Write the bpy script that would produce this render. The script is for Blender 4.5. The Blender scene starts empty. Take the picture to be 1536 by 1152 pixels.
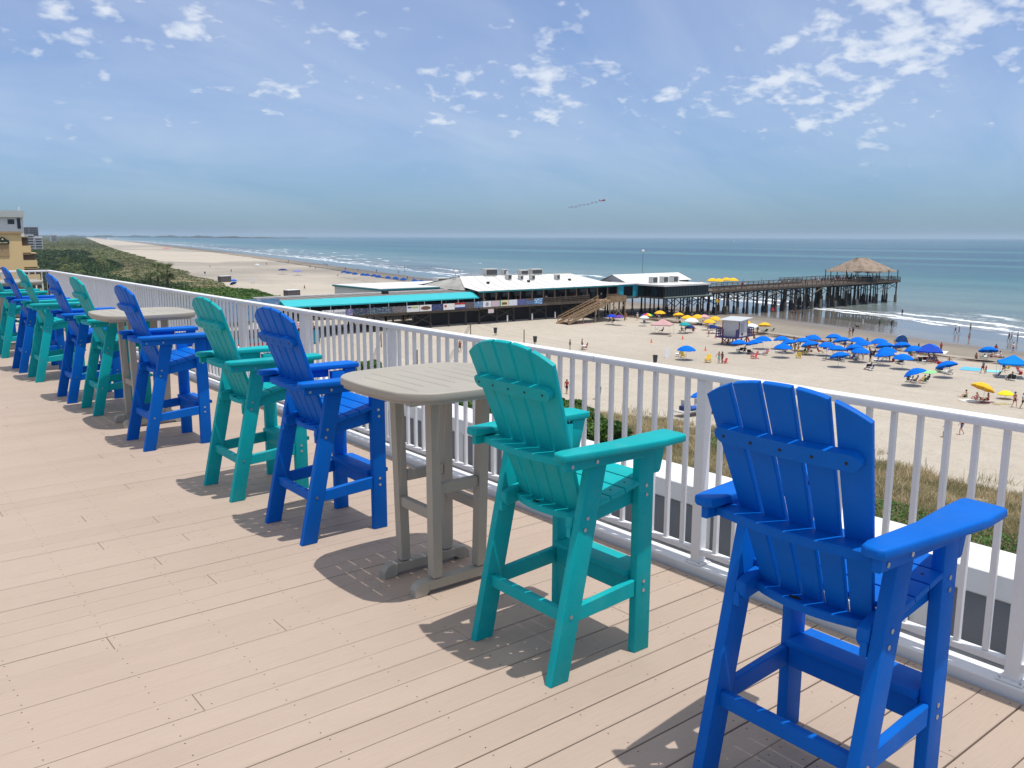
import bpy, bmesh, math, random
import numpy as np
from mathutils import Vector, Matrix
random.seed(7); rng = np.random.default_rng(11)
S = bpy.context.scene; COL = S.collection
R = math.radians
# ------------------------------------------------------------------ camera / coordinates
# +X = east (seaward), +Y = north (along the coast), Z = 0 on the dry beach, the roof deck is at DZ
FPX, CX, CY = 1285., 768., 576.
YAW, PITCH, ROLL, EYE, DZ = R(38.5), R(9.75), R(.17), 18.0, 16.25
cf = Vector((math.sin(YAW)*math.cos(PITCH), math.cos(YAW)*math.cos(PITCH), -math.sin(PITCH)))
r0 = Vector((math.cos(YAW), -math.sin(YAW), 0)); u0 = r0.cross(cf)
cr = r0*math.cos(ROLL) + u0*math.sin(ROLL); cu = u0*math.cos(ROLL) - r0*math.sin(ROLL)
def at(px, py, z=0.):
    d = cf + cr*((px-CX)/FPX) - cu*((py-CY)/FPX)
    t = (z-EYE)/d.z
    return Vector((d.x*t, d.y*t, z))
cam = bpy.data.cameras.new('camera'); co = bpy.data.objects.new('camera', cam); COL.objects.link(co)
co.matrix_world = Matrix(((cr.x, cu.x, -cf.x, 0), (cr.y, cu.y, -cf.y, 0), (cr.z, cu.z, -cf.z, EYE), (0, 0, 0, 1)))
cam.sensor_width = 36; cam.lens = FPX/1536*36; cam.clip_start = .1; cam.clip_end = 60000
S.camera = co
S.view_settings.view_transform = 'Standard'; S.view_settings.look = 'None'; S.view_settings.gamma = 1
S.view_settings.exposure = EXPO = 0.0
S.cycles.use_denoising = True
S.cycles.max_bounces = 8; S.cycles.transparent_max_bounces = 12

# ------------------------------------------------------------------ tagging
def tag(o, label=None, cat=None, group=None, kind=None):
    if label: o['label'] = label
    if cat: o['category'] = cat
    if group: o['group'] = group
    if kind: o['kind'] = kind
    return o
def empty(name, loc, label=None, cat=None, group=None, rz=0, sc=1):
    o = bpy.data.objects.new(name, None); COL.objects.link(o)
    o.location = loc; o.rotation_euler = (0, 0, rz); o.scale = (sc, sc, sc); o.empty_display_size = .2
    return tag(o, label, cat, group)
def copy_tree(o, parent=None):
    c = o.copy(); COL.objects.link(c); c.parent = parent
    for ch in list(o.children): copy_tree(ch, c)
    return c
def dup(o, loc, label, rz=0, group=None, sc=None):
    c = copy_tree(o); c.location = loc; c.rotation_euler = (0, 0, rz); c['label'] = label
    if group: c['group'] = group
    if sc: c.scale = (sc, sc, sc)
    return c
def recolor(o, name, m):
    for ch in o.children:
        if ch.name.split('.')[0] == name and ch.type == 'MESH':
            ch.material_slots[0].link = 'OBJECT'; ch.material_slots[0].material = m
        recolor(ch, name, m)

# ------------------------------------------------------------------ mesh builder
def V3(*a): return Vector(a)
class MB:
    def __init__(s): s.v = []; s.f = []; s.m = []; s.cur = 0
    def add(s, vs, fs):
        b = len(s.v); s.v += [tuple(v) for v in vs]
        for f in fs: s.f.append(tuple(i+b for i in f)); s.m.append(s.cur)
        return s
    def quad(s, a, b, c, d): return s.add([a, b, c, d], [(0, 1, 2, 3)])
    def board(s, pts, O, U, V, N, t, bev=0., seg=1):
        """prism of the (convex) outline pts (u,v), thickness t along N starting at O, edges rounded by bev"""
        O, U, V, N = Vector(O), Vector(U), Vector(V), Vector(N)
        a = sum(pts[i][0]*pts[(i+1) % len(pts)][1]-pts[(i+1) % len(pts)][0]*pts[i][1] for i in range(len(pts)))
        if a < 0: pts = pts[::-1]
        if U.cross(V).dot(N) < 0: flip = True
        else: flip = False
        n = len(pts)
        def inset(d):
            out = []
            for i in range(n):
                p0, p1, p2 = Vector(pts[i-1]), Vector(pts[i]), Vector(pts[(i+1) % n])
                e1 = (p1-p0).normalized(); e2 = (p2-p1).normalized()
                n1 = Vector((-e1.y, e1.x)); n2 = Vector((-e2.y, e2.x))
                m = n1+n2; L = max(m.length, .4); m.normalize()
                out.append(p1+m*(d*min(2/L, 2)))
            return out
        rings = []
        if bev > 0:
            k = seg
            for j in range(k+1):
                an = math.pi/2*j/k; rings.append((bev*(1-math.sin(an)), bev*(1-math.cos(an))))
            rings = rings + [(d, t-h) for d, h in rings[::-1]]
        else: rings = [(0, 0), (0, t)]
        vs = []
        for d, h in rings: vs += [O+U*p.x+V*p.y+N*h for p in (inset(d) if d else [Vector(q) for q in pts])]
        fs = [tuple(range(n))[::-1], tuple(range((len(rings)-1)*n, len(rings)*n))]
        for r in range(len(rings)-1):
            for i in range(n):
                j = (i+1) % n; fs.append((r*n+i, r*n+j, (r+1)*n+j, (r+1)*n+i))
        if flip: fs = [f[::-1] for f in fs]
        return s.add(vs, fs)
    def box(s, x0, x1, y0, y1, z0, z1, bev=0., seg=1):
        return s.board([(0, 0), (x1-x0, 0), (x1-x0, y1-y0), (0, y1-y0)], (x0, y0, z0), (1, 0, 0), (0, 1, 0), (0, 0, 1), z1-z0, bev, seg)
    def beam(s, p, q, w, h, bev=0., up=(0, 0, 1)):
        """bar from p to q, w wide sideways, h high"""
        p, q = Vector(p), Vector(q); d = q-p; L = d.length; d.normalize()
        a = d.cross(Vector(up)); a = a.normalized() if a.length > 1e-5 else Vector((1, 0, 0)); b = a.cross(d)
        return s.board([(-w/2, -h/2), (w/2, -h/2), (w/2, h/2), (-w/2, h/2)], p, a, b, d, L, bev)
    def tube(s, p, q, r, r2=None, n=8, cap=True):
        p, q = Vector(p), Vector(q); r2 = r if r2 is None else r2; d = (q-p).normalized()
        a = d.orthogonal().normalized(); b = d.cross(a)
        vs = [p+(a*math.cos(2*math.pi*i/n)+b*math.sin(2*math.pi*i/n))*r for i in range(n)]
        vs += [q+(a*math.cos(2*math.pi*i/n)+b*math.sin(2*math.pi*i/n))*r2 for i in range(n)]
        fs = [(i, (i+1) % n, n+(i+1) % n, n+i) for i in range(n)]
        if cap: fs += [tuple(range(n))[::-1], tuple(range(n, 2*n))]
        return s.add(vs, fs)
    def path(s, ps, r, n=6):
        for a, b in zip(ps, ps[1:]): s.tube(a, b, r, n=n)
        return s
    def lathe(s, prof, c=(0, 0, 0), n=16):
        c = Vector(c); vs = []; k = len(prof)
        for i in range(n):
            a = 2*math.pi*i/n
            vs += [c+Vector((r*math.cos(a), r*math.sin(a), z)) for r, z in prof]
        fs = [(i*k+j, ((i+1) % n)*k+j, ((i+1) % n)*k+j+1, i*k+j+1) for i in range(n) for j in range(k-1)]
        return s.add(vs, fs)
    def ball(s, c, r, n=8, sc=(1, 1, 1)):
        k = n//2; prof = [(math.sin(math.pi*j/k)*r+1e-4, -math.cos(math.pi*j/k)*r) for j in range(k+1)]
        b = len(s.v); s.lathe(prof, (0, 0, 0), n)
        for i in range(b, len(s.v)):
            v = s.v[i]; s.v[i] = (v[0]*sc[0]+c[0], v[1]*sc[1]+c[1], v[2]*sc[2]+c[2])
        return s
    def build(s, name, mat, parent=None, loc=None, smooth=30, coll=True):
        me = bpy.data.meshes.new(name)
        nv = len(s.v); me.vertices.add(nv); me.vertices.foreach_set('co', np.array(s.v, dtype=np.float32).ravel())
        lens = np.array([len(f) for f in s.f]); tot = int(lens.sum())
        me.loops.add(tot); me.loops.foreach_set('vertex_index', np.fromiter((i for f in s.f for i in f), dtype=np.int32, count=tot))
        me.polygons.add(len(s.f)); me.polygons.foreach_set('loop_start', np.concatenate(([0], np.cumsum(lens)[:-1])).astype(np.int32))
        for m in (mat if isinstance(mat, (list, tuple)) else [mat]): me.materials.append(m)
        if max(s.m, default=0): me.polygons.foreach_set('material_index', np.array(s.m, dtype=np.int32))
        me.update(calc_edges=True); me.validate()
        if smooth is not None:
            me.polygons.foreach_set('use_smooth', np.ones(len(me.polygons), dtype=bool)); me.set_sharp_from_angle(angle=R(smooth))
        else: me.polygons.foreach_set('use_smooth', np.zeros(len(me.polygons), dtype=bool))
        o = bpy.data.objects.new(name, me); COL.objects.link(o)
        if parent: o.parent = parent
        if loc is not None: o.location = loc
        return o
def npmesh(name, verts, faces, mat, uv=None, smooth=False, mats=None):
    me = bpy.data.meshes.new(name); verts = np.asarray(verts, dtype=np.float32); faces = np.asarray(faces, dtype=np.int32)
    me.vertices.add(len(verts)); me.vertices.foreach_set('co', verts.ravel())
    k = faces.shape[1]; me.loops.add(faces.size); me.loops.foreach_set('vertex_index', faces.ravel())
    me.polygons.add(len(faces)); me.polygons.foreach_set('loop_start', np.arange(0, faces.size, k, dtype=np.int32))
    for m in (mat if isinstance(mat, (list, tuple)) else [mat]): me.materials.append(m)
    if mats is not None: me.polygons.foreach_set('material_index', np.asarray(mats, dtype=np.int32))
    me.update(calc_edges=True)
    if uv is not None:
        l = me.uv_layers.new(name='UVMap'); l.data.foreach_set('uv', np.asarray(uv, dtype=np.float32)[faces.ravel()].ravel())
    if smooth: me.polygons.foreach_set('use_smooth', np.ones(len(faces), dtype=bool))
    o = bpy.data.objects.new(name, me); COL.objects.link(o); return o

# ------------------------------------------------------------------ materials
def lin(c): return tuple(((x/255)/12.92 if x/255 <= .04045 else ((x/255+.055)/1.055)**2.4) for x in c)
class NT:
    def __init__(s, m): s.t = m.node_tree; s.n = s.t.nodes; s.l = s.t.links
    def new(s, typ, **k):
        n = s.n.new(typ)
        for a, b in k.items():
            if a == 'inp':
                for i, v in b.items(): s.set(n, i, v)
            else: setattr(n, a, b)
        return n
    def set(s, n, i, v):
        if isinstance(v, bpy.types.NodeSocket): s.l.new(v, n.inputs[i])
        else: n.inputs[i].default_value = v
    def math(s, op, a, b=0., c=None, clamp=False):
        n = s.new('ShaderNodeMath', operation=op, use_clamp=clamp); s.set(n, 0, a); s.set(n, 1, b)
        if c is not None: s.set(n, 2, c)
        return n.outputs[0]
    def ramp(s, v, a, b, lo=0., hi=1., smooth=False):
        n = s.new('ShaderNodeMapRange', interpolation_type='SMOOTHSTEP' if smooth else 'LINEAR')
        for i, x in enumerate((v, a, b, lo, hi)): s.set(n, i, x)
        return n.outputs[0]
    def mix(s, f, a, b, typ='MIX'):
        n = s.new('ShaderNodeMix', data_type='RGBA', blend_type=typ); s.set(n, 0, f)
        s.set(n, 6, a if isinstance(a, bpy.types.NodeSocket) or len(a) == 4 else (*a, 1)); s.set(n, 7, b if isinstance(b, bpy.types.NodeSocket) or len(b) == 4 else (*b, 1))
        return n.outputs[2]
    def noise(s, vec, scale, detail=3, rough=.5, dist=0.):
        n = s.new('ShaderNodeTexNoise'); n.inputs['Scale'].default_value = scale; n.inputs['Detail'].default_value = detail
        n.inputs['Roughness'].default_value = rough; n.inputs['Distortion'].default_value = dist
        if vec is not None: s.l.new(vec, n.inputs['Vector'])
        return n.outputs['Fac']
    def mapv(s, vec, scale=(1, 1, 1), loc=(0, 0, 0), rot=(0, 0, 0)):
        n = s.new('ShaderNodeMapping'); s.l.new(vec, n.inputs[0]); n.inputs['Scale'].default_value = scale; n.inputs['Location'].default_value = loc; n.inputs['Rotation'].default_value = rot
        return n.outputs[0]
MATS = {}
def mat(name, col, rough=.6, metal=0., var=.12, vscale=3., bump=0., bscale=60., spec=.5, stretch=(1, 1, 1), col2=None, coords='Object', trans=0., bdist=.01):
    if name in MATS: return MATS[name]
    m = bpy.data.materials.new(name); m.use_nodes = True; t = NT(m); b = t.n['Principled BSDF']
    c = lin(col); c2 = lin(col2) if col2 else tuple(x*(1-var) for x in c)
    co_ = t.new('ShaderNodeTexCoord').outputs[coords]
    v = t.mapv(co_, stretch)
    f = t.ramp(t.noise(v, vscale, 5, .6), .3, .7)
    t.set(b, 'Base Color', t.mix(f, c, c2)); b.inputs['Roughness'].default_value = rough; b.inputs['Metallic'].default_value = metal
    b.inputs['Specular IOR Level'].default_value = spec
    if bump:
        bn = t.new('ShaderNodeBump'); bn.inputs['Strength'].default_value = bump; bn.inputs['Distance'].default_value = bdist
        t.l.new(t.noise(v, bscale, 3, .6), bn.inputs['Height']); t.l.new(bn.outputs[0], b.inputs['Normal'])
    if trans: b.inputs['Transmission Weight'].default_value = trans
    MATS[name] = m; return m
WHITE = mat('white_paint', (228, 228, 228), .45, var=.10, vscale=1.2, bump=.15, bscale=90)
BLUE = mat('blue_plastic', (0, 100, 196), .5, var=.16, vscale=2.5, bump=.5, bscale=220, bdist=.0015, spec=.12)
TEAL = mat('teal_plastic', (6, 168, 172), .5, var=.16, vscale=2.5, bump=.5, bscale=220, bdist=.0015, spec=.16)
TAUPE = mat('taupe_plastic', (164, 158, 145), .46, var=.12, vscale=2.5, bump=.35, bscale=260, bdist=.001)
STEEL = mat('bolt_steel', (190, 192, 195), .3, metal=1., var=.05)
DARKHOLE = mat('dark_recess', (38, 34, 32), .8)

def dusty(m, amt=.16):
    """outdoor wear: each piece slightly faded on its own, with pale dust and thin scuffs"""
    t = NT(m); b = t.n['Principled BSDF']; src = b.inputs['Base Color'].links[0].from_socket
    oi = t.new('ShaderNodeObjectInfo').outputs['Random']; ob = t.new('ShaderNodeTexCoord').outputs['Object']
    hsv = t.new('ShaderNodeHueSaturation'); t.set(hsv, 'Value', t.ramp(oi, 0, 1, .94, 1.06)); t.l.new(src, hsv.inputs['Color'])
    d1 = t.ramp(t.noise(ob, 7, 6, .72), .50, .78, 0, amt); sc_ = t.ramp(t.noise(t.mapv(ob, (2, 2, 26), rot=(.4, .2, .7)), 5, 4, .7), .66, .72, 0, amt*1.3)
    c = t.mix(t.math('MAXIMUM', d1, sc_), hsv.outputs[0], (.52, .50, .46)); t.set(b, 'Base Color', c)
    t.set(b, 'Roughness', t.ramp(t.noise(ob, 4, 4, .6), .3, .7, .42, .62))
dusty(BLUE, .014); dusty(TEAL, .05)
dusty(TAUPE, .06)
def grimy(m):
    t = NT(m); b = t.n['Principled BSDF']; src = b.inputs['Base Color'].links[0].from_socket; ob = t.new('ShaderNodeTexCoord').outputs['Object']
    f_ = t.ramp(t.noise(t.mapv(ob, (1, 1, .4)), 11, 6, .75), .56, .76, 0, .22); t.set(b, 'Base Color', t.mix(f_, src, lin((168, 160, 146))))
grimy(WHITE)
# ------------------------------------------------------------------ sky and sun
SUN_EL, SUN_AZ = R(77.5), R(159)      # azimuth from +Y (north) towards +X (east)
sd = Vector((math.sin(SUN_AZ)*math.cos(SUN_EL), math.cos(SUN_AZ)*math.cos(SUN_EL), math.sin(SUN_EL)))
sl = bpy.data.lights.new('sun', 'SUN'); sl.energy = 3.9; sl.angle = R(.53); sl.color = (1, .965, .91)
so = bpy.data.objects.new('sun', sl); COL.objects.link(so); so.rotation_euler = sd.to_track_quat('Z', 'Y').to_euler()
w = bpy.data.worlds.new('World'); S.world = w; w.use_nodes = True; t = NT(w)
sky = t.new('ShaderNodeTexSky', sky_type='NISHITA', sun_disc=False, sun_elevation=SUN_EL, sun_rotation=SUN_AZ, altitude=10, air_density=1., dust_density=.6, ozone_density=2.2)
g = t.new('ShaderNodeTexCoord').outputs['Generated']
sep = t.new('ShaderNodeSeparateXYZ'); t.l.new(g, sep.inputs[0])
zz = t.math('MAXIMUM', sep.outputs[2], .0)
zc = t.math('ADD', zz, .35)
comb = t.new('ShaderNodeCombineXYZ'); t.set(comb, 0, t.math('DIVIDE', sep.outputs[0], zc)); t.set(comb, 1, t.math('DIVIDE', sep.outputs[1], zc))
p = comb.outputs[0]
big = t.noise(t.mapv(p, (1, 1, 1), (3.1, 1.7, 0)), 2.2, 2, .5)
mid = t.noise(t.mapv(p, (1, 1, 1), (0.6, 4.3, 0)), 9., 3, .5)
fine = t.noise(t.mapv(p, (1, 1, 1), (5.2, 2.3, 0)), 19., 5, .54, .15)
den = t.math('ADD', t.math('MULTIPLY', fine, .75), t.math('ADD', t.math('MULTIPLY', mid, .5), t.math('MULTIPLY', big, .55)))
def blob(cx, cy, r, a):
    vm = t.new('ShaderNodeVectorMath', operation='DISTANCE'); t.l.new(p, vm.inputs[0]); vm.inputs[1].default_value = (cx, cy, 0); return t.ramp(vm.outputs['Value'], 0, r, a, 0, True)
for bl_ in ((1.58, .74, .55, .20), (1.76, 1.12, .5, .11), (1.32, 1.47, .42, .10), (.57, 1.55, .6, .17), (.41, 2.24, .4, .10), (1.02, 1.30, .35, .07)): den = t.math('ADD', den, blob(*bl_))
puff = t.ramp(den, .945, 1.25, 0, .82, True)
veil = t.math('MULTIPLY', t.ramp(t.noise(t.mapv(p, (.6, 1.3, 1), (1, 2, 0), (0, 0, R(-50))), 1.8, 6, .62, .6), .30, .78, .34, 1), .36)
high = t.ramp(sep.outputs[2], .0, .10, .25, 1, True)
cl = t.math('MAXIMUM', t.math('MULTIPLY', puff, t.ramp(sep.outputs[2], .02, .13, 0, .9, True)), t.math('MULTIPLY', veil, high), clamp=True)
# low air: the pale band above the sea is bluish grey, not white
tint = t.mix(t.ramp(sep.outputs[2], .0, .42, 0, 1), (.32, .54, .88), (.74, .86, 1.10))
skyc = t.mix(1., sky.outputs[0], tint, 'MULTIPLY')
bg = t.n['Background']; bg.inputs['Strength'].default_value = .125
over = t.math('MULTIPLY', t.ramp(sep.outputs[2], .45, .75, 0, .75, True), t.ramp(fine, .3, .6, .6, 1))   # white veil added overhead, out of view, to brighten and neutralise the blue shadows
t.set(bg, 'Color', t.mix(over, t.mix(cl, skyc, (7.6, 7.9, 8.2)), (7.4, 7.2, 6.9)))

# ------------------------------------------------------------------ roof deck
def deck_material():
    m = bpy.data.materials.new('composite_decking'); m.use_nodes = True; t = NT(m); b = t.n['Principled BSDF']
    c = t.new('ShaderNodeTexCoord').outputs['Object']
    sp = t.new('ShaderNodeSeparateXYZ'); t.l.new(c, sp.inputs[0])
    row = t.math('FLOOR', t.math('DIVIDE', sp.outputs[1], .1445))
    wn = t.new('ShaderNodeTexWhiteNoise', noise_dimensions='1D'); t.l.new(row, wn.inputs['W'])
    grain = t.noise(t.mapv(c, (3, 60, 1)), 2.2, 6, .7)
    blot = t.noise(c, 1.1, 4, .6)
    base = t.mix(wn.outputs[0], lin((177, 159, 144)), lin((170, 152, 137)))
    base = t.mix(t.ramp(grain, .3, .75, 0, .35), base, lin((142, 124, 110)))
    base = t.mix(t.ramp(blot, .35, .75, 0, .35), base, lin((184, 167, 151)))
    worn = t.ramp(t.noise(t.mapv(c, (.5, 1.2, 1), (4, 7, 0)), .9, 5, .65), .52, .72, 0, .30); base = t.mix(worn, base, lin((158, 142, 126)))
    spots = t.ramp(t.noise(c, 26, 3, .6), .74, .78, 0, .55); base = t.mix(spots, base, lin((120, 106, 94)))
    st = t.ramp(t.noise(c, 9, 4, .7), .62, .8, 0, .35); base = t.mix(st, base, lin((150, 132, 118)))
    t.set(b, 'Base Color', base); t.set(b, 'Roughness', t.ramp(grain, .3, .7, .5, .68))
    b.inputs['Specular IOR Level'].default_value = .3
    bn = t.new('ShaderNodeBump'); bn.inputs['Strength'].default_value = .25; bn.inputs['Distance'].default_value = .002
    t.l.new(grain, bn.inputs['Height']); t.l.new(bn.outputs[0], b.inputs['Normal']); return m
d = MB(); PITCHB = .1445; X1 = 3.40
y = -4.2; i = 0
joints = []
while y < 19.2:
    gap = random.choice((.0025, .003, .0045, .0055, .0065)); x = -9 - random.random()*3.6
    if i % 2: x -= 1.8
    while x < X1:
        xe = min(x+3.66, X1); zt = random.uniform(-.0008, .0008)
        d.cur = 0
        x0 = max(x, -9.5)
        if xe > x0+.02:
            d.board([(0, 0), (xe-x0-.002, 0), (xe-x0-.002, PITCHB-gap), (0, PITCHB-gap)], (x0, y, -.025+zt), (1, 0, 0), (0, 1, 0), (0, 0, 1), .025, .0022)
            d.cur = 1
            xs = [k*.406 for k in range(-24, 9) if x0+.05 < k*.406 < xe-.05] + [x0+.03, xe-.03]
            for sx in xs:
                for sy in (.027, PITCHB-.03):
                    cx, cy = sx+random.uniform(-.008, .008), y+sy+random.uniform(-.004, .004)
                    if cx*cx+cy*cy < 140:
                        d.add([(cx+.0030*math.cos(a), cy+.0030*math.sin(a), zt+.0006) for a in (0, 1.05, 2.1, 3.15, 4.2, 5.25)], [tuple(range(6))])
        x = xe
        if xe >= X1: break
    y += PITCHB; i += 1
d.build('roof_deck', [deck_material(), DARKHOLE], loc=(0, 0, DZ), smooth=None)['kind'] = 'structure'
sub = MB(); sub.box(-9.6, 3.42, -4.3, 19.34, -.4, -.06)
sub.build('deck_base', mat('deck_underlay', (70, 62, 55), .9), loc=(0, 0, DZ))['kind'] = 'structure'

# ------------------------------------------------------------------ railing
GREYPANEL = mat('grey_panel', (118, 121, 128), .6, var=.18, vscale=1.5)
RX = 3.475; YN = 19.30
def rail_run(name, length, posts, label, loc, rz):
    """runs along local +Y from 0 to length"""
    root = empty(name, loc, label, 'railing', rz=rz)
    a = MB(); a.box(-.042, .042, -.03, length+.03, 1.034, 1.07, .006, 2); a.build('top_rail', WHITE, root)
    b = MB(); b.box(-.020, .020, 0, length, .098, .128, .004); b.build('bottom_rail', WHITE, root)
    k = MB(); k.box(-.060, .060, -.02, length, -.03, .045, .004); k.build('kerb_board', WHITE, root)
    for p in posts:
        q = MB(); q.box(-.0275, .0275, p-.0275, p+.0275, .046, 1.0335, .003); q.build('post', WHITE, root)
    q = MB()
    ys = sorted(posts)
    for p0, p1 in zip(ys, ys[1:]):
        n = max(1, round((p1-p0)/.1125)-1); st = (p1-p0)/(n+1)
        for j in range(1, n+1):
            yy = p0+st*j; q.box(-.0110, .0110, yy-.0110, yy+.0110, .1285, 1.0335, .002)
    bo = q.build('balusters', WHITE, root); bo['kind'] = 'stuff'
    for p in posts:
        q = MB(); q.box(-.048, .048, p-.048, p+.048, .0455, .054, .002); q.build('base_plate', WHITE, root)
        for sx in (-.038, .038): MB().tube((sx, p-.038, .054), (sx, p-.038, .060), .005, n=6).tube((sx, p+.038, .054), (sx, p+.038, .060), .005, n=6).build('bolt', STEEL, root)
    for p0, p1 in zip(ys[::2], ys[1::2]): MB().box(-.0425, .0425, (p0+p1)/2-.0007, (p0+p1)/2+.0007, 1.036, 1.0706).build('rail_joint', GREYPANEL, root)
    return root
ps = [1.21+1.566*k for k in range(-3, 12)]; ps = [p-ps[0] for p in ps] 
y0r = 1.21-3*1.566; ps = [p for p in ps if y0r+p < YN-.3]+[YN-y0r]
rail_run('railing', YN-y0r, ps, 'white baluster railing along the seaward edge of the deck', (RX, y0r, DZ), 0)
rail_run('railing', 12, [0.0001]+[1.566*k for k in range(1, 8)]+[12], 'short white railing across the far end of the deck', (RX, YN, DZ), R(90))
# END

# ------------------------------------------------------------------ hotel roof edge outside the railing
DIRTYW = mat('dirty_white_membrane', (196, 197, 198), .7, var=.22, vscale=2.2, col2=(140, 140, 138))
pr = empty('hotel_roof_edge', (0, 0, DZ), 'white capped parapet wall with grey panels below the railing', 'parapet wall')
a = MB(); a.box(3.54, 4.118, -6, 19.9, -.35, -.22); a.build('gutter_ledge', DIRTYW, pr)
a = MB(); a.box(4.075, 4.42, -6, 19.9, .105, .228, .006, 1); a.build('coping', WHITE, pr)
a = MB(); a.box(4.12, 4.36, -6, 19.9, -.5, .102); a.build('wall', WHITE, pr)
a = MB()
yy = -5.9
while yy < 19.6:
    a.box(4.112, 4.119, yy, yy+.38, -.205, .085); yy += .38+(.02 if random.random() < .6 else .10)
a.build('grey_panels', GREYPANEL, pr)
a = MB()
for k in range(170):
    yy = random.uniform(0, 19); xx = random.uniform(3.66, 4.08); L = random.uniform(.02, .12); an = random.uniform(-.5, .5)+math.pi/2
    a.beam((xx, yy, -.218), (xx+L*math.cos(an), yy+L*math.sin(an), -.214), .006, .006)
a.build('gutter_debris', DARKHOLE, pr)['kind'] = 'stuff'
hb = MB(); hb.box(-14, 4.34, -20, 19.8, -16.25, -.51); hb.box(-14, -9.62, -20, 19.8, -.505, -.05); hb.build('building_wall', mat('hotel_render', (205, 200, 190), .8), pr)

# ------------------------------------------------------------------ bar-height adirondack chairs
def arc(c, r, a0, a1, n): return [(c[0]+r*math.cos(a0+(a1-a0)*i/n), c[1]+r*math.sin(a0+(a1-a0)*i/n)) for i in range(n+1)]
def bolts(root, pts, ny):
    b = MB()
    for x, z in pts:
        b.tube((x, 0, z), (x, ny*.003, z), .0075, n=10)
    return b
def make_chair(name, label, M):
    root = empty(name, (0, 0, 0), label, 'bar chair', 'bar chairs along the railing')
    bev = .005
    W = .27
    for sgn in (1, -1):
        yo = sgn*W; yi = sgn*(W-.04)
        # front leg: upright board
        f = MB(); f.board([(.462, 0), (.552, 0), (.552, .905), (.462, .905)], (0, min(yo, yi), 0), (1, 0, 0), (0, 0, 1), (0, -1 if False else 1, 0), .04, bev, 2)
        lo = f.build('leg', M, root)
        for x, z in ((.505, .735), (.508, .695), (.505, .315), (.505, .275)): MB().tube((x, yo, z), (x, yo+sgn*.003, z), .008, n=10).build('bolt', STEEL, lo)
        # rear leg leans back towards the foot
        f = MB(); f.board([(-.01, 0), (.085, 0), (.275, .868), (.180, .868)], (0, min(yo, yi), 0), (1, 0, 0), (0, 0, 1), (0, 1, 0), .04, bev, 2)
        lo = f.build('leg', M, root)
        for x, z in ((.172, .66), (.160, .615), (.092, .27)): MB().tube((x, yo, z), (x, yo+sgn*.003, z), .008, n=10).build('bolt', STEEL, lo)
        # arm plank, its side rail and the bracket in front of the leg
        ou = [(0.0, .265), (.012, .248), (.05, .240), (.30, .246), (.50, .228), (.640, .222), (.655, .232), (.650, .345), (.636, .362), (.50, .372), (.30, .352), (.05, .322), (.012, .315), (0.0, .300)]
        ou = [(x, sgn*y_) for x, y_ in ou]
        ar = MB(); ar.board(ou, (0, 0, .918), (1, 0, 0), (0, 1, 0), (0, 0, 1), .032, .009, 3)
        ao = ar.build('armrest', M, root)
        s_ = MB(); s_.board([(.025, .875), (.46, .868), (.46, .917), (.025, .917)], (0, min(sgn*.272, sgn*.300), 0), (1, 0, 0), (0, 0, 1), (0, 1, 0), .028, .004, 1); s_.build('arm_rail', M, ao)
        s_ = MB(); s_.board([(.5535, .917), (.635, .917), (.600, .785), (.590, .775), (.5535, .775)], (0, min(sgn*.236, sgn*.262), 0), (1, 0, 0), (0, 0, 1), (0, 1, 0), .026, .005, 2); s_.build('bracket', M, ao)
        for x in (.06, .19): MB().tube((x, sgn*.300, .893), (x, sgn*.303, .893), .008, n=10).build('bolt', STEEL, ao)
        # seat side rail, side stretcher
        f = MB(); y0 = min(sgn*.231, sgn*.195)
        f.board([(.126, .660), (.122, .618), (.135, .603), (.5, .655), (.5, .752), (.15, .672)], (0, min(sgn*.2285, sgn*.190), 0), (1, 0, 0), (0, 0, 1), (0, 1, 0), .0385, bev, 1); f.build('seat_rail', M, root)
        f = MB(); f.board([(.075, .235), (.4615, .255), (.4615, .330), (.09, .300)], (0, min(sgn*.266, sgn*.236), 0), (1, 0, 0), (0, 0, 1), (0, 1, 0), .030, .004, 1)
        if sgn: f = MB(); f.board([(.118, .235), (.4605, .255), (.4605, .328), (.135, .300)], (0, min(sgn*.264, sgn*.234), 0), (1, 0, 0), (0, 0, 1), (0, 1, 0), .030, .004, 1)
        f.build('side_stretcher', M, root)
    f = MB(); f.box(.075, .105, -.2295, .2295, .235, .290, .004); f.build('rear_stretcher', M, root)
    # foot rest: wide plank on a stout board
    f = MB(); f.box(.435, .585, -.2285, .2285, .335, .362, .006, 2); f.box(.455, .483, -.2285, .2285, .255, .3345, .004); f.build('foot_rest', M, root)
    # seat slats, dipping to the back
    f = MB(); sl_ = Vector((-.40, 0, -.085)).normalized(); nn = Vector((-sl_.z, 0, sl_.x)); nn = nn if nn.z > 0 else -nn
    for k in range(4):
        o = Vector((.548, 0, .757))+sl_*(.084*k)
        ww = .228 if k == 0 else (.2285 if k > 3 else .268)
        ww = .2285 if k in (0,) else ww
        f.board([(0, -ww), (.079, -ww), (.079, ww), (0, ww)], o, sl_, (0, 1, 0), nn, .022, .004, 2)
    f.board([(0, -.2285), (.07, -.2285), (.07, .2285), (0, .2285)], (.5485, 0, .752), (0, 0, -1), (0, 1, 0), (-1, 0, 0), .022, .004, 1)
    q = f; f.cur = 1
    for k in range(1, 4):
        o = Vector((.548, 0, .757))+sl_*(.084*k+.04)+nn*.0222
        for sgn in (1, -1): q.tube(o+V3(0, sgn*.225, 0), o+V3(0, sgn*.225, 0)+nn*.0008, .005, n=8)
    f.build('seat', [M, DARKHOLE], root)
    # fan back of five slats
    up = Vector((-.262, 0, .710)).normalized(); nb = Vector((up.z, 0, -up.x))
    base = Vector((.210, 0, .640)); ba = MB()
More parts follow.
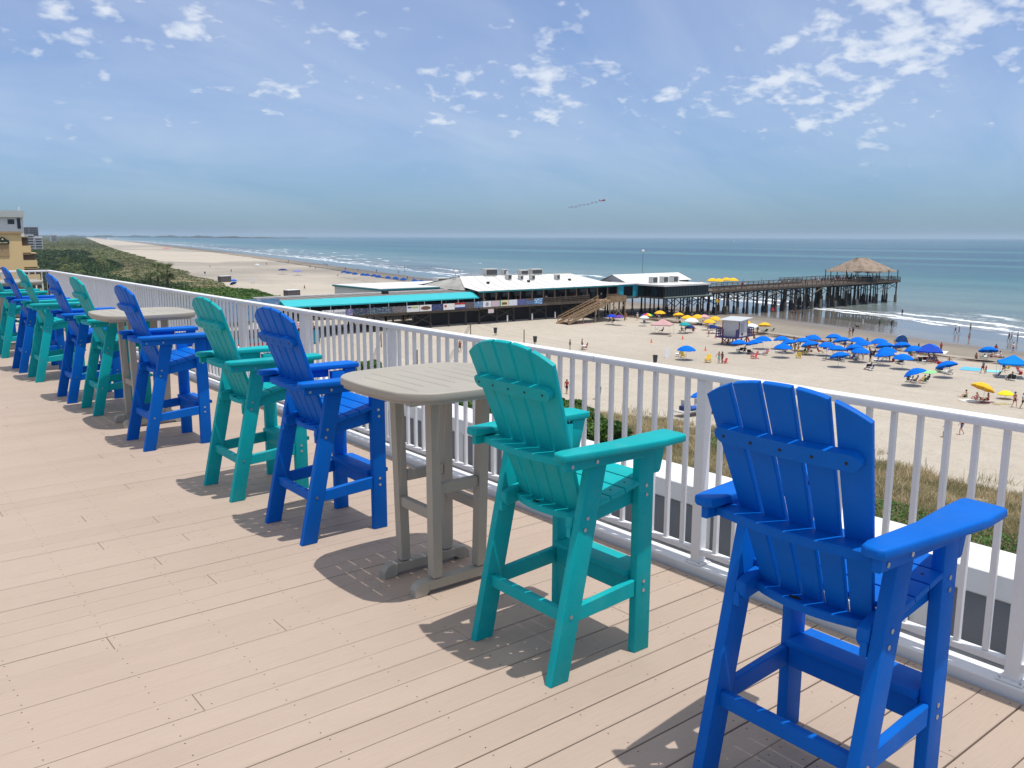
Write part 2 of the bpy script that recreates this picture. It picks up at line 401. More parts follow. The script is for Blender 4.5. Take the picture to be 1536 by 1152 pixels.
    tops = [(.266, .170), (.154, .061), (.046, -.046), (-.061, -.154), (-.170, -.266)]
    bots = [(.190, .122), (.110, .043), (.032, -.032), (-.043, -.110), (-.122, -.190)]
    def topz(y): return .755 - .070*(abs(y)/.257)**2.4
    def curve(y): return .16*y*y
    for (a0, a1), (b0, b1) in zip(tops, bots):
        yc = (a0+a1)/2
        n = 5; pts = [(b0, .0), (b1, .0)] + [(a1+(a0-a1)*i/n, topz(a1+(a0-a1)*i/n)) for i in range(n+1)]
        # tangent of the curved fan
        dy = .32*((a0+a1)/2*.7+(b0+b1)/2*.3)
        U = (Vector((0, 1, 0))+nb*dy).normalized(); N = U.cross(up); N = N if N.x > 0 else -N
        O = base+nb*(curve(yc)-dy*yc)
        ba.board(pts, O, U, up, N, .021, .005, 3)
    bo = ba.build('backrest', M, root)
    # curved cleat near the top
    def curved_band(z0, z1, d0, d1, hw, uplike, xoff, n=24, rounded=True):
        m = MB(); outs = []
        for i in range(n+1):
            yv = -hw*math.cos(math.pi*i/n); e = 1-abs(yv)/hw; hh = (z1-z0)/2*(min(1, (e*hw/((z1-z0)/2))) if rounded else 1); hh = (z1-z0)/2*math.sqrt(max(.05, 1-max(0, 1-e*hw/((z1-z0)/2))**2)) if rounded else (z1-z0)/2
            outs.append((yv, hh))
        vs = []
        for yv, hh in outs:
            zc_ = (z0+z1)/2
            for dz_, dd in ((-hh, d0), (-hh, d1), (hh, d1), (hh, d0)):
                P = base+up*(zc_-.640+dz_)+nb*(dd+curve(yv)); vs.append((P.x, yv, P.z))
        fs = []
        for i in range(n):
            for k in range(4): fs.append((i*4+k, i*4+(k+1) % 4, (i+1)*4+(k+1) % 4, (i+1)*4+k))
        fs += [(3, 2, 1, 0), (n*4, n*4+1, n*4+2, n*4+3)]
        m.add(vs, [f_[::-1] for f_ in fs]); return m
    c_ = curved_band(1.178, 1.232, -.030, -.0012, .235, 1, 0)
    q = c_; c_.cur = 1
    for yv in (-.2, -.1, 0, .1, .2):
        P = base+up*(1.205-.640)+nb*(-.031+curve(yv)); q.tube((P.x, yv, P.z), (P.x-.001, yv, P.z), .005, n=8)
    c_.build('back_cleat', [M, DARKHOLE], root)
    # flat curved rails under the arms and at the foot of the back (horizontal boards with a bowed rear edge)
    def bow(z, hw, xr, bow_, xf, t_=.028):
        n = 12; pts = [(xr+bow_*((-hw+2*hw*i/n)/hw)**2, -hw+2*hw*i/n) for i in range(n+1)]
        m = MB()
        for i in range(n):
            (xa, ya), (xb, yb) = pts[i], pts[i+1]
            fa, fb = xf(ya), xf(yb)
            vs = [(xa, ya, z), (fa, ya, z), (fb, yb, z), (xb, yb, z), (xa, ya, z+t_-.004), (xa+.004, ya, z+t_), (fa, ya, z+t_), (fb, yb, z+t_), (xb+.004, yb, z+t_), (xb, yb, z+t_-.004)]
            fs = [(3, 2, 1, 0), (5, 6, 7, 8), (0, 4, 9, 3), (4, 5, 8, 9), (1, 2, 7, 6)]
            if i == 0: fs.append((0, 1, 6, 5, 4))
            if i == n-1: fs.append((3, 9, 8, 7, 2))
            m.add([Vector(v) for v in vs], [f_[::-1] for f_ in fs])
        return m
    def slatx(z): return lambda yv: base.x+up.x/up.z*(z-.640)+nb.x*curve(yv)-.0015
    bow(.885, .269, .022, .040, slatx(.898)).build('arm_back_rail', M, root)
    f = bow(.626, .229, .146, .056, slatx(.640)); f.build('lower_back_rail', M, root)
    for sgn in (1, -1): MB().box(.118, .148, min(sgn*.2285, sgn*.208), max(sgn*.2285, sgn*.208), .576, .6245, .004).build('back_block', M, root)
    # makers' badge spot: a plain dark oval
    q = MB(); q.tube((.168, .04, .6545), (.168, .04, .6555), .016, n=14); bb = q.build('badge', DARKHOLE, root); bb.scale = (.6, 1.3, 1); bb.location = (.07, -.012, 0)
    return root
ch_b = make_chair('bar_chair', 'nearest chair, blue, at the right front corner of the photo', BLUE)
ch_t = make_chair('bar_chair', 'large teal chair between the nearest blue chair and the near table', TEAL)
ch_b.location = (2.07, 1.37, DZ); ch_t.location = (2.07, 2.61, DZ)
row = [('b', 1.98, 4.67, 'blue chair just beyond the nearest beige table'), ('t', 1.96, 5.72, 'teal chair right behind the blue chair beside the near table'),
       ('b', 1.90, 7.49, 'blue chair standing in front of the second beige table'), ('t', 1.92, 9.27, 'teal chair just past the second beige table'),
       ('b', 1.86, 10.12, 'blue chair fourth of the blue ones from the camera'), ('t', 1.85, 11.80, 'teal chair fourth of the teal ones from the camera'),
       ('b', 1.82, 12.73, 'blue chair whose back cuts across the third table top'), ('t', 1.86, 14.42, 'far teal chair at the left photo edge before the third table'),
       ('b', 1.84, 16.6, 'farthest blue chair, mostly cut off by the left photo edge')]
for c, x, y, l in row: dup(ch_b if c == 'b' else ch_t, (x, y, DZ), l)

# ------------------------------------------------------------------ bar tables
def make_table(label):
    root = empty('bar_table', (0, 0, 0), label, 'bar table', 'square beige bar tables')
    cu_ = bpy.data.curves.new('tt', 'CURVE'); cu_.dimensions = '2D'; cu_.fill_mode = 'BOTH'; cu_.extrude = .012; cu_.bevel_depth = .008; cu_.bevel_resolution = 2
    def spl(pts):
        s_ = cu_.splines.new('POLY'); s_.points.add(len(pts)-1); s_.use_cyclic_u = True
        for q, pt in zip(s_.points, pts): q.co = (pt[0], pt[1], 0, 1)
    HX, HY, bul, cc = .40, .395, .022, .125
    def side(n, L, B, off):  # along +, bulging
        return [(-L+2*L*i/n, off+B*(1-(2*i/n-1)**2)) for i in range(n+1)]
    def rot(pts, k):
        for _ in range(k): pts = [(-y_, x_) for x_, y_ in pts]
        return pts
    out = []
    top = side(10, HX-cc, bul, HY)[::-1]       # +Y side right->left
    lef = [(-HX-bul*(1-(2*i/10-1)**2), HY-cc-(2*(HY-cc))*i/10) for i in range(11)]
    bot = [(-x_, -y_) for x_, y_ in top]; rig = [(-x_, -y_) for x_, y_ in lef]
    def corner(a, b):
        m = ((a[0]+b[0])/2, (a[1]+b[1])/2); s_ = 1+.028/ max(.1, math.hypot(*m)); k = (m[0]*(1+.05), m[1]*(1+.05))
        return [((1-t_)**2*a[0]+2*t_*(1-t_)*k[0]*1.02+t_*t_*b[0], (1-t_)**2*a[1]+2*t_*(1-t_)*k[1]*1.02+t_*t_*b[1]) for t_ in (.25, .5, .75)]
    for A, B in ((top, lef), (lef, bot), (bot, rig), (rig, top)): out += A+corner(A[-1], B[0])
    spl(out)
    for k in range(8):
        x = -.31+.62*k/7; hw = .0025
        segs = [(-.31, .22)] if k % 2 == 0 else [(-.22, .31)]
        for s0, s1 in segs: spl([(x-hw-.008, s0), (x-hw-.008, s1), (x+hw+.008, s1), (x+hw+.008, s0)])
    ob = bpy.data.objects.new('tt', cu_); COL.objects.link(ob)
    dg = bpy.context.evaluated_depsgraph_get(); me = bpy.data.meshes.new_from_object(ob.evaluated_get(dg)); bpy.data.objects.remove(ob)
    me.materials.clear(); me.materials.append(TAUPE); me.name = 'table_top'
    me.transform(Matrix.Translation((0, 0, 1.032)))
    me.polygons.foreach_set('use_smooth', np.ones(len(me.polygons), dtype=bool)); me.set_sharp_from_angle(angle=R(35))
    tt = bpy.data.objects.new('table_top', me); COL.objects.link(tt); tt.parent = root; tt.location = (.015, .03, 0)
    # deep rim under the edge
    rm = MB(); n = len(out); sc = .985; k2 = .95
    vs = [(x*sc, y_*sc, z) for z in (.997, 1.018) for x, y_ in out]+[(x*k2, y_*k2, z) for z in (.997, 1.018) for x, y_ in out]
    fs = [(i, (i+1) % n, n+(i+1) % n, n+i) for i in range(n)]+[(2*n+i, 3*n+i, 3*n+(i+1) % n, 2*n+(i+1) % n) for i in range(n)]+[(i, 2*n+i, 2*n+(i+1) % n, (i+1) % n) for i in range(n)]
    rm.add([Vector(v) for v in vs], fs); rm.build('rim', TAUPE, tt, smooth=40)
    for sx in (-.135, .135):
        for sy in (-.15, .15):
            q = MB(); q.beam((sx, sy, .072), (sx*1.12, sy*1.12, 1.012), .052, .052, .006, up=(0, 1, 0)); lo = q.build('leg', TAUPE, root)
            b = MB(); b.tube((sx-.0290, sy, .55), (sx-.032, sy, .55), .007, n=8); b.build('bolt', DARKHOLE, lo)
    for sy in (-.15, .15):
        q = MB(); ft = [(-.24, 0), (-.20, 0), (-.185, .018), (.185, .018), (.20, 0), (.24, 0), (.262, .018), (.262, .05), (.235, .07), (-.235, .07), (-.262, .05), (-.262, .018)]
        # foot with pads (two convex boards and a bar)
        q.board([(-.268, 0), (-.205, 0), (-.185, .018), (-.185, .07), (-.230, .07), (-.252, .060), (-.268, .036)], (0, sy-.028, 0), (1, 0, 0), (0, 0, 1), (0, 1, 0), .056, .003, 1)
        q.board([(.268, 0), (.205, 0), (.185, .018), (.185, .07), (.230, .07), (.252, .060), (.268, .036)], (0, sy-.028, 0), (1, 0, 0), (0, 0, 1), (0, 1, 0), .056, .003, 1)
        q.box(-.1855, .1855, sy-.0275, sy+.0275, .021, .0695, .003); q.build('foot', TAUPE, root)
        q = MB(); q.box(-.112, .112, sy*1.04-.019, sy*1.04+.019, .50, .555, .004); q.build('cross_bar', TAUPE, root)
    for sx in (-.135, .135):
        q = MB(); q.box(sx*1.03-.019, sx*1.03+.019, -.13, .13, .37, .425, .004); q.build('cross_bar', TAUPE, root)
    for sy in (-.27, -.13, 0, .16, .30): MB().box(-.35, .35, sy-.02, sy+.02, .985, 1.0175, .003).build('top_batten', TAUPE, root)
    return root
tb = make_table('nearest beige bar table, between the large teal chair and a blue one'); tb.location = (2.365, 3.565, DZ)
dup(tb, (2.27, 8.42, DZ), 'second beige bar table, half hidden behind a blue chair')
dup(tb, (2.22, 15.35, DZ), 'third and farthest beige bar table at the left photo edge')
# ------------------------------------------------------------------ coast: beach, dunes, sea
def PL(pts):
    a = np.array(pts, float); return lambda y: np.interp(y, a[:, 0], a[:, 1])
XVEG = PL([(-600, 62), (20, 64.5), (50, 65), (60, 62), (70, 58), (80, 50), (90, 38), (150, 36), (160, 60), (190, 92), (240, 105), (279, 111), (335, 120), (443, 143), (678, 194), (1121, 282), (2029, 471), (5510, 1210), (9000, 1950)])
XWRACK = PL([(-600, 131), (50, 133.5), (92, 137.5), (140, 147), (280, 180), (435, 220), (546, 246), (719, 288), (1077, 366), (1499, 454), (3353, 850), (7028, 1590), (9000, 2050)])
XWATER = PL([(-600, 150), (0, 158), (60, 165), (100, 182), (139, 196), (200, 203), (280, 212), (319, 220), (433, 246), (575, 282), (795, 334), (1373, 467), (2488, 700), (5230, 1240), (9000, 2150)])
WZ = -.9
def smooth(a, b, x):
    t_ = np.clip((x-a)/(b-a), 0, 1); return t_*t_*(3-2*t_)
def gz(x, y):
    x = np.asarray(x, float); y = np.asarray(y, float)
    xv, xr, xw = XVEG(y), XWRACK(y), XWATER(y)
    z = np.zeros_like(x*y*1.)
    z = z-.93*smooth(xr-4, xw+5, x)*1.0 - 2.5*smooth(xw+10, xw+110, x)
    z = z+1.1*smooth(131, 142, y)*smooth(62, 72, x)*(1-smooth(118, 142, x))*(1-smooth(185, 215, y))
    z = z+.9*smooth(xv+1, xv-12, x)*(1+.35*np.sin(x*.31+y*.17)+.25*np.sin(y*.43-x*.2))
    return z
def G(x, y): return float(gz(x, y))
def on(px, py):
    """ground point seen at a photo pixel"""
    z = 0.
    for _ in range(5): p_ = at(px, py, z); z = G(p_.x, p_.y)
    return Vector((p_.x, p_.y, z))
def grid(ys, cols):
    """cols: list of functions y -> x"""
    ys = np.asarray(ys); X = np.stack([c(ys) for c in cols], 1); Y = np.repeat(ys[:, None], X.shape[1], 1); return X, Y
def gfaces(n, m):
    i = np.arange(n-1)[:, None]*m+np.arange(m-1)[None]; i = i.ravel(); return np.stack([i, i+1, i+m+1, i+m], 1)
ys = np.concatenate([np.linspace(-600, -60, 10), np.arange(-50, 260, 2.5), np.geomspace(262, 9000, 110)])
cols = [lambda y, d=d: XVEG(y)-d for d in (9000, 3000, 1000, 400, 200, 120, 80, 60)]
cols += [lambda y, d=d: XVEG(y)-d for d in np.arange(52, 0, -2.5)]
cols += [lambda y, f=f: XVEG(y)+(XWRACK(y)-XVEG(y))*f for f in np.linspace(.0, 1, 26)[:-1]]
cols += [lambda y, f=f: XWRACK(y)+(XWATER(y)-XWRACK(y))*f for f in np.linspace(0, 1, 14)]
cols += [lambda y, d=d: XWATER(y)+d for d in (6, 15, 30, 60, 100, 400, 3000)]
X, Y = grid(ys, cols); Z = gz(X, Y)
u = np.where(X < XWRACK(Y), (X-XVEG(Y))/(XWRACK(Y)-XVEG(Y)), 1+(X-XWRACK(Y))/(XWATER(Y)-XWRACK(Y)))
uv = np.stack([u, Y/100], 2).reshape(-1, 2)
m = bpy.data.materials.new('beach_sand'); m.use_nodes = True; t = NT(m); b = t.n['Principled BSDF']
tc = t.new('ShaderNodeTexCoord'); ob = tc.outputs['Object']; sp = t.new('ShaderNodeSeparateXYZ'); t.l.new(tc.outputs['UV'], sp.inputs[0]); U_ = sp.outputs[0]
n1 = t.noise(ob, .05, 5, .6); n2 = t.noise(ob, .45, 6, .65); n3 = t.noise(ob, 2.6, 5, .7); n4 = t.noise(t.mapv(ob, (1, .25, 1)), .30, 5, .6)
uw = t.math('ADD', U_, t.math('MULTIPLY', t.math('SUBTRACT', n1, .5), .10))
dry = t.mix(t.ramp(n2, .3, .7), lin((186, 177, 163)), lin((176, 167, 153)))
dry = t.mix(t.ramp(n4, .45, .75, 0, .5), dry, lin((194, 186, 173)))
dry = t.mix(t.ramp(n3, .5, .75, 0, .35), dry, lin((152, 142, 128)))
dry = t.mix(t.ramp(t.noise(t.mapv(ob, (1, 1, 1), (9, 3, 0)), .018, 3, .5), .48, .62, 0, .35), dry, lin((162, 153, 140)))
damp = t.mix(t.ramp(n2, .3, .7), lin((146, 137, 124)), lin((134, 126, 114)))
wet = t.mix(t.ramp(n4, .3, .7), lin((128, 118, 106)), lin((112, 104, 96)))
c = t.mix(t.ramp(uw, 1.00, 1.12, 0, 1, True), dry, damp)
c = t.mix(t.ramp(uw, 1.30, 1.55, 0, 1, True), c, wet)
# dark seaweed wrack line with a ragged edge
wn = t.noise(t.mapv(ob, (1, .35, 1)), .55, 6, .75)
band = t.math('MULTIPLY', t.ramp(uw, .955, .985, 0, 1, True), t.ramp(uw, 1.055, 1.01, 0, 1, True))
wr = t.math('MULTIPLY', band, t.ramp(wn, .38, .52))
band2 = t.math('MULTIPLY', t.ramp(uw, .90, .93), t.ramp(uw, .96, .935)); wr2 = t.math('MULTIPLY', band2, t.ramp(t.noise(ob, .9, 6, .8), .60, .68))
c = t.mix(t.math('MAXIMUM', wr, t.math('MULTIPLY', wr2, .7), clamp=True), c, lin((74, 56, 44)))
# scrubby earth under the dune plants
veg = t.ramp(t.math('ADD', U_, t.math('MULTIPLY', t.math('SUBTRACT', n2, .5), .10)), -.02, -.06)
c = t.mix(t.math('MULTIPLY', veg, t.ramp(n3, .35, .5)), c, t.mix(t.ramp(n2, .35, .65), lin((112, 104, 74)), lin((134, 120, 92))))
t.set(b, 'Base Color', c)
t.set(b, 'Roughness', t.ramp(uw, 1.45, 1.75, .85, .12, True)); t.set(b, 'Specular IOR Level', t.ramp(uw, 1.3, 1.75, .1, .6))
wav = t.math('MULTIPLY', t.math('SUBTRACT', t.noise(t.mapv(ob, (.02, 1, 1)), .012, 2), .5), .22)
trk = None
for c0, w0 in ((.28, .0022), (.305, .0022), (.56, .002), (.585, .002), (.80, .002), (.825, .002)):
    q_ = t.ramp(t.math('ABSOLUTE', t.math('SUBTRACT', t.math('SUBTRACT', U_, c0), wav)), 0, w0*2.2, 1, 0); trk = q_ if trk is None else t.math('MAXIMUM', trk, q_)
foot = t.ramp(t.noise(ob, 1.35, 2, .5), .60, .70)
c = t.mix(t.math('MULTIPLY', t.math('MAXIMUM', t.math('MULTIPLY', trk, .30), t.math('MULTIPLY', foot, .22)), t.ramp(uw, 1.0, 1.1, 1, 0)), c, lin((150, 138, 120))); t.set(b, 'Base Color', c)
bn = t.new('ShaderNodeBump'); t.set(bn, 'Strength', t.ramp(uw, 1.05, 1.4, 1, .05)); bn.inputs['Distance'].default_value = .30
t.set(bn, 'Height', t.math('ADD', t.math('MULTIPLY', n3, .5), t.noise(ob, 1.1, 4, .6))); t.l.new(bn.outputs[0], b.inputs['Normal'])
o = npmesh('beach', np.stack([X, Y, Z], 2).reshape(-1, 3), gfaces(*X.shape), m, uv, True); o['kind'] = 'structure'
# ---- sea
ys = np.concatenate([np.linspace(-40000, -700, 12), np.linspace(-600, -60, 10), np.arange(-50, 500, 6), np.geomspace(505, 9000, 80), [12000, 20000, 40000]])
offs = [-14, -6, -3, 0, 3, 6, 10, 15, 20, 26, 33, 40, 50, 60, 75, 100, 140, 200, 300, 500, 900, 1600, 3000, 6000, 12000, 24000, 40000]
X, Y = grid(ys, [lambda y, d=d: XWATER(np.clip(y, -600, 9000))+d for d in offs]); 
OFF = np.repeat(np.array(offs, float)[None], len(ys), 0)
X[ys > 9000] = np.array(offs)[None]+2150+(ys[ys > 9000][:, None]-9000)*.3
ZS = np.full_like(X, WZ)
uv = np.stack([OFF/100, Y/100], 2).reshape(-1, 2)
m = bpy.data.materials.new('sea_water'); m.use_nodes = True; t = NT(m); b = t.n['Principled BSDF']
tc = t.new('ShaderNodeTexCoord'); ob = tc.outputs['Object']; sp = t.new('ShaderNodeSeparateXYZ'); t.l.new(tc.outputs['UV'], sp.inputs[0])
off = t.math('MULTIPLY', sp.outputs[0], 100); yy = t.math('MULTIPLY', sp.outputs[1], 100)
sandy, shal, green, deep = lin((104, 104, 98)), lin((104, 124, 120)), lin((60, 112, 112)), lin((22, 64, 84))
nb1 = t.noise(t.mapv(ob, (1, .12, 1), rot=(0, 0, R(-12))), .006, 4, .55)
nb2 = t.noise(t.mapv(ob, (1, .25, 1)), .03, 4, .6)
c = t.mix(t.ramp(off, 16, 70, 0, 1), sandy, shal)
c = t.mix(t.ramp(off, 80, 220), c, green)
c = t.mix(t.math('MULTIPLY', t.ramp(off, 120, 420), t.ramp(nb1, .38, .56, 0, 1, True)), c, deep)
c = t.mix(t.ramp(off, 900, 6000, 0, .5), c, deep)
c = t.mix(t.math('MULTIPLY', t.ramp(nb2, .4, .65, 0, .4), t.ramp(off, 10, 60)), c, lin((26, 78, 92)))
# breaking crests parallel to the shore
foam = None
for k, (cen, wd, thr, sc) in enumerate(((15, 1.0, .36, .020), (20, 1.7, .40, .016), (29, 1.4, .50, .014), (41, 1.9, .52, .014), (56, 2.0, .545, .014), (76, 2.2, .56, .013), (105, 1.8, .59, .012))):
    wob = t.math('MULTIPLY', t.math('SUBTRACT', t.noise(t.mapv(ob, (.3, 1, 1), (k*31, k*17, 0)), .022, 4, .55), .5), 9+cen*.45)
    d_ = t.math('ABSOLUTE', t.math('SUBTRACT', t.math('SUBTRACT', off, cen), wob))
    rag = t.math('MULTIPLY', t.ramp(t.noise(t.mapv(ob, (1, .5, 1), (k*5, 0, 0)), .45, 7, .78), .36, .66, -.4, 1.9), wd)
    core = t.ramp(t.math('SUBTRACT', d_, rag), -.3, .5, 1, 0)
    gate = t.ramp(t.noise(t.mapv(ob, (.25, 1, 1), (k*11+3, k*71, 0)), sc, 2, .5), thr, thr+.03)
    f_ = t.math('MULTIPLY', core, gate)
    foam = f_ if foam is None else t.math('MAXIMUM', foam, f_, clamp=True)
lace = t.math('MULTIPLY', t.math('MULTIPLY', t.ramp(t.noise(t.mapv(ob, (1, .4, 1)), .5, 8, .8, 1.), .51, .58), t.math('MULTIPLY', t.ramp(off, 60, 22, 0, .7), t.ramp(off, 13, 17))), t.ramp(t.noise(ob, .03, 2), .4, .6))
foam = t.math('MAXIMUM', foam, lace, clamp=True)
t.set(b, 'Base Color', t.mix(foam, c, (.80, .84, .86)))
t.set(b, 'Roughness', t.mix(foam, t.mix(t.ramp(off, 14, 24), (.05,)*3, (.2,)*3), (.8,)*3)); b.inputs['IOR'].default_value = 1.333; t.set(b, 'Specular IOR Level', t.ramp(off, 15, 150, .5, .12))
w1 = t.noise(t.mapv(ob, (1, .35, 1)), .22, 5, .6); w2 = t.noise(ob, 1.6, 4, .6); w3 = t.noise(t.mapv(ob, (1, .3, 1)), .035, 3, .55)
bn = t.new('ShaderNodeBump'); bn.inputs['Strength'].default_value = 1.; bn.inputs['Distance'].default_value = 1.
hh = t.math('ADD', t.math('MULTIPLY', w1, .9), t.math('ADD', t.math('MULTIPLY', w2, .12), t.math('MULTIPLY', w3, 2.0)))
t.set(bn, 'Height', t.math('MULTIPLY', hh, t.math('ADD', t.ramp(off, 12, 45, .004, 1), 0)))
t.l.new(bn.outputs[0], b.inputs['Normal'])
o = npmesh('sea', np.stack([X, Y, ZS], 2).reshape(-1, 3), gfaces(*X.shape), m, uv, True); o['kind'] = 'structure'
# far cape that closes the bay
hv = []; hf = []
n = 60; A = at(95, 356, -1); 
for i in range(n+1):
    px = 70+(470-70)*i/n; D = 9300+1500*math.sin(i*.09)
    dv = cf+cr*((px-CX)/FPX); dv.z = 0; dv.normalize(); h = (15+6*math.sin(i*.9)+4*math.sin(i*2.3+1))*(1-smooth(.55, 1, i/n)*.85)
    a_ = dv*D; b_ = dv*(D+1400)
    hv += [(a_.x, a_.y, -1.5), (a_.x, a_.y, float(h)), (b_.x, b_.y, float(h)*1.1), (b_.x, b_.y, -1.5)]
for i in range(n):
    for k in range(3): hf.append((i*4+k, (i+1)*4+k, (i+1)*4+k+1, i*4+k+1))
npmesh('distant_headland', hv, hf, mat('far_scrub', (70, 82, 62), .95, vscale=.01))['kind'] = 'structure'
# ---- sea air
hb = MB(); hb.box(-9000, 45000, -41000, 42000, -7, 105)
m = bpy.data.materials.new('haze'); m.use_nodes = True; m.node_tree.nodes.remove(m.node_tree.nodes['Principled BSDF'])
pv = m.node_tree.nodes.new('ShaderNodeVolumePrincipled'); pv.inputs['Color'].default_value = (.66, .84, 1, 1); pv.inputs['Density'].default_value = HAZE = .000065; pv.inputs['Anisotropy'].default_value = .1
m.node_tree.links.new(pv.outputs[0], m.node_tree.nodes['Material Output'].inputs['Volume'])
o = hb.build('haze', m, smooth=None); o['kind'] = 'stuff'

# a thin cloud high above the beach (outside the haze): it really shades the sand north of the pier
def cloud_puff(x, y, z, rx, ry):
    r_ = np.random.default_rng(4); n = 40; vs = [(0, 0, 0)]; fs = []
    ring = 48; rows = [(1.0, 0), (.8, 18), (.5, 34), (.2, 40)]
    vs = []
    for k, (rr, h) in enumerate(rows):
        for i in range(ring):
            a = 2*math.pi*i/ring; w_ = 1+.22*math.sin(3*a+1)+.14*math.sin(7*a+2)+.07*math.sin(13*a); vs.append((rx*rr*w_*math.cos(a), ry*rr*w_*math.sin(a), h))
    vs.append((0, 0, 42)); vs.append((0, 0, -6)); c = len(vs)
    for k in range(3):
        for i in range(ring): j = (i+1) % ring; fs.append((k*ring+i, k*ring+j, (k+1)*ring+j, (k+1)*ring+i))
    for i in range(ring): j = (i+1) % ring; fs.append((3*ring+i, 3*ring+j, c-2, c-2)); fs.append((j, i, c-1, c-1))
    m_ = MB(); m_.add([Vector(v) for v in vs], [tuple(dict.fromkeys(f)) for f in fs])
    o = m_.build('cloud', CLM, loc=(x, y, z)); o['kind'] = 'structure'; return o
CLM = bpy.data.materials.new('thin_cloud'); CLM.use_nodes = True; t = NT(CLM); ob = t.new('ShaderNodeTexCoord').outputs['Object']
tr = t.new('ShaderNodeBsdfTransparent'); df = t.new('ShaderNodeBsdfDiffuse'); df.inputs[0].default_value = (.9, .9, .9, 1); ms = t.new('ShaderNodeMixShader')
t.set(ms, 0, t.ramp(t.noise(ob, .012, 5, .6), .36, .6, .0, .34)); t.l.new(tr.outputs[0], ms.inputs[1]); t.l.new(df.outputs[0], ms.inputs[2]); t.l.new(ms.outputs[0], t.n['Material Output'].inputs['Surface'])
hcl = 900; sx_, sy_ = sd.x/sd.z*hcl, sd.y/sd.z*hcl
cloud_puff(190+sx_, 470+sy_, hcl, 95, 190); cloud_puff(420+sx_, 1500+sy_, hcl, 180, 420)
# ------------------------------------------------------------------ pier and the buildings on it
WOOD = mat('weathered_pier_wood', (104, 90, 76), .85, var=.35, vscale=1.2, bump=.4, bscale=14, col2=(66, 58, 52))
WOODL = mat('tan_stair_wood', (160, 134, 102), .8, var=.25, vscale=1.5, col2=(124, 102, 78))
PILE = mat('pile_wood', (70, 62, 56), .85, var=.4, vscale=.8, col2=(44, 42, 42))
CONC = mat('barnacled_concrete', (150, 138, 116), .9, var=.4, vscale=.9, col2=(60, 56, 50))
ROOFW = mat('white_roof_membrane', (218, 217, 214), .6, var=.10, vscale=.25)
ROOFG = mat('grey_roof_gravel', (122, 118, 112), .9, var=.25, vscale=.5)
AQUA = mat('aqua_canvas', (40, 176, 184), .55, var=.08, vscale=.7)
AQUAP = mat('aqua_wall_paint', (34, 158, 184), .6, var=.12, vscale=.7)
TEALTR = mat('teal_eave_trim', (24, 120, 126), .6)
GLASS = mat('dark_window_glass', (24, 28, 34), .12, var=.3, vscale=.6, spec=.6)
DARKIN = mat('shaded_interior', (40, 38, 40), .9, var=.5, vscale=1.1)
BLACKW = mat('black_skirting', (28, 28, 32), .8, var=.4, vscale=.6)
GALV = mat('galvanised_steel', (196, 196, 190), .6, metal=.0, var=.25, vscale=1.2)
SKINA = mat('skin_light', (206, 158, 130), .55); SKINB = mat('skin_tan', (158, 108, 80), .55); SKINC = mat('skin_dark', (96, 62, 46), .55)
CLOTH = {n: mat('cloth_'+n, c, .85) for n, c in dict(red=(176, 36, 44), white=(225, 225, 225), navy=(30, 38, 74), black=(30, 30, 34), pink=(224, 120, 140), green=(40, 110, 84), yellow=(232, 196, 70), blue=(44, 96, 180), grey=(120, 120, 126), orange=(230, 110, 50), mint=(130, 200, 180), beige=(200, 180, 150), maroon=(120, 30, 50)).items()}
HAIR = mat('hair_dark', (38, 28, 24), .7); HAIRL = mat('hair_fair', (150, 112, 70), .7)
def braces(root, x0, x1, y, z0, z1, name='brace', w=.16):
    MB().beam((x0, y-.12, z0), (x1, y-.12, z1), .08, w).build(name, PILE, root)
    MB().beam((x0, y-.22, z1), (x1, y-.22, z0), .08, w).build(name, PILE, root)
def pile(root, x, y, z0, z1, r=.19, collar=0.):
    o = MB().tube((x, y, z0), (x+random.uniform(-.12, .12), y, z1), r*1.1, r*.9, 8).build('pile', PILE, root)
    if collar: MB().tube((x, y, z0-.1), (x+random.uniform(-.05, .05), y, z0+collar), r*2.1, r*1.9, 9).build('pile_sleeve', CONC if random.random() < .55 else PILE, o)
pier = empty('pier', (100, 138, 0), 'long weathered timber pier on piles running out into the sea', 'pier')
inv = Matrix.Translation((-100, -138, 0))
class PM(MB):
    def build(s, name, mat, parent=None, **k):
        o = super().build(name, mat, parent, **k)
        return o
sub_ = pier
def pb(mb, name, m): 
    mb.v = [(x-100, y-138, z) for x, y, z in mb.v]; return mb.build(name, m, pier)
# deck slabs
d = MB(); d.box(56, 101, 137.6, 150, 3.55, 3.9).box(101, 140.6, 137.2, 163, 3.75, 4.12).box(140.6, 147, 137.6, 160, 4.1, 4.45).box(147, 164, 129.7, 150, 4.25, 4.62)
pb(d, 'building_platform', WOOD)
d = MB(); d.box(163.9, 215, 129.8, 139.5, 5.05, 5.38).box(215, 251, 129.2, 146.5, 5.05, 5.38); pb(d, 'walkway_deck', WOOD)
# rails of the walkway
def railing(x0, x1, y, z, h=1.15, st=2.2, along='x'):
    n = max(1, round(abs(x1-x0)/st)); m_ = MB()
    P = (lambda a, b, c: (a, y, c)) if along == 'x' else (lambda a, b, c: (y, a, c))
    for i in range(n+1):
        a = x0+(x1-x0)*i/n; m_.beam(P(a, 0, z), P(a, 0, z+h), .12, .12, up=(0, 1, 0))
    for hh, w_ in ((h, .16), (h*.68, .12), (h*.36, .12)): m_.beam(P(x0, 0, z+hh), P(x1, 0, z+hh), .06, w_)
    m_.beam(P(x0, 0, z+.1), P(x1, 0, z+.1), .06, .25)
    return m_
m_ = railing(164, 251, 129.85, 5.38); pb(m_, 'rail', WOOD)
m_ = railing(164, 215, 139.4, 5.38); pb(m_, 'rail', WOOD)
m_ = railing(129.3, 146.4, 250.9, 5.38, along='y'); pb(m_, 'rail', WOOD)
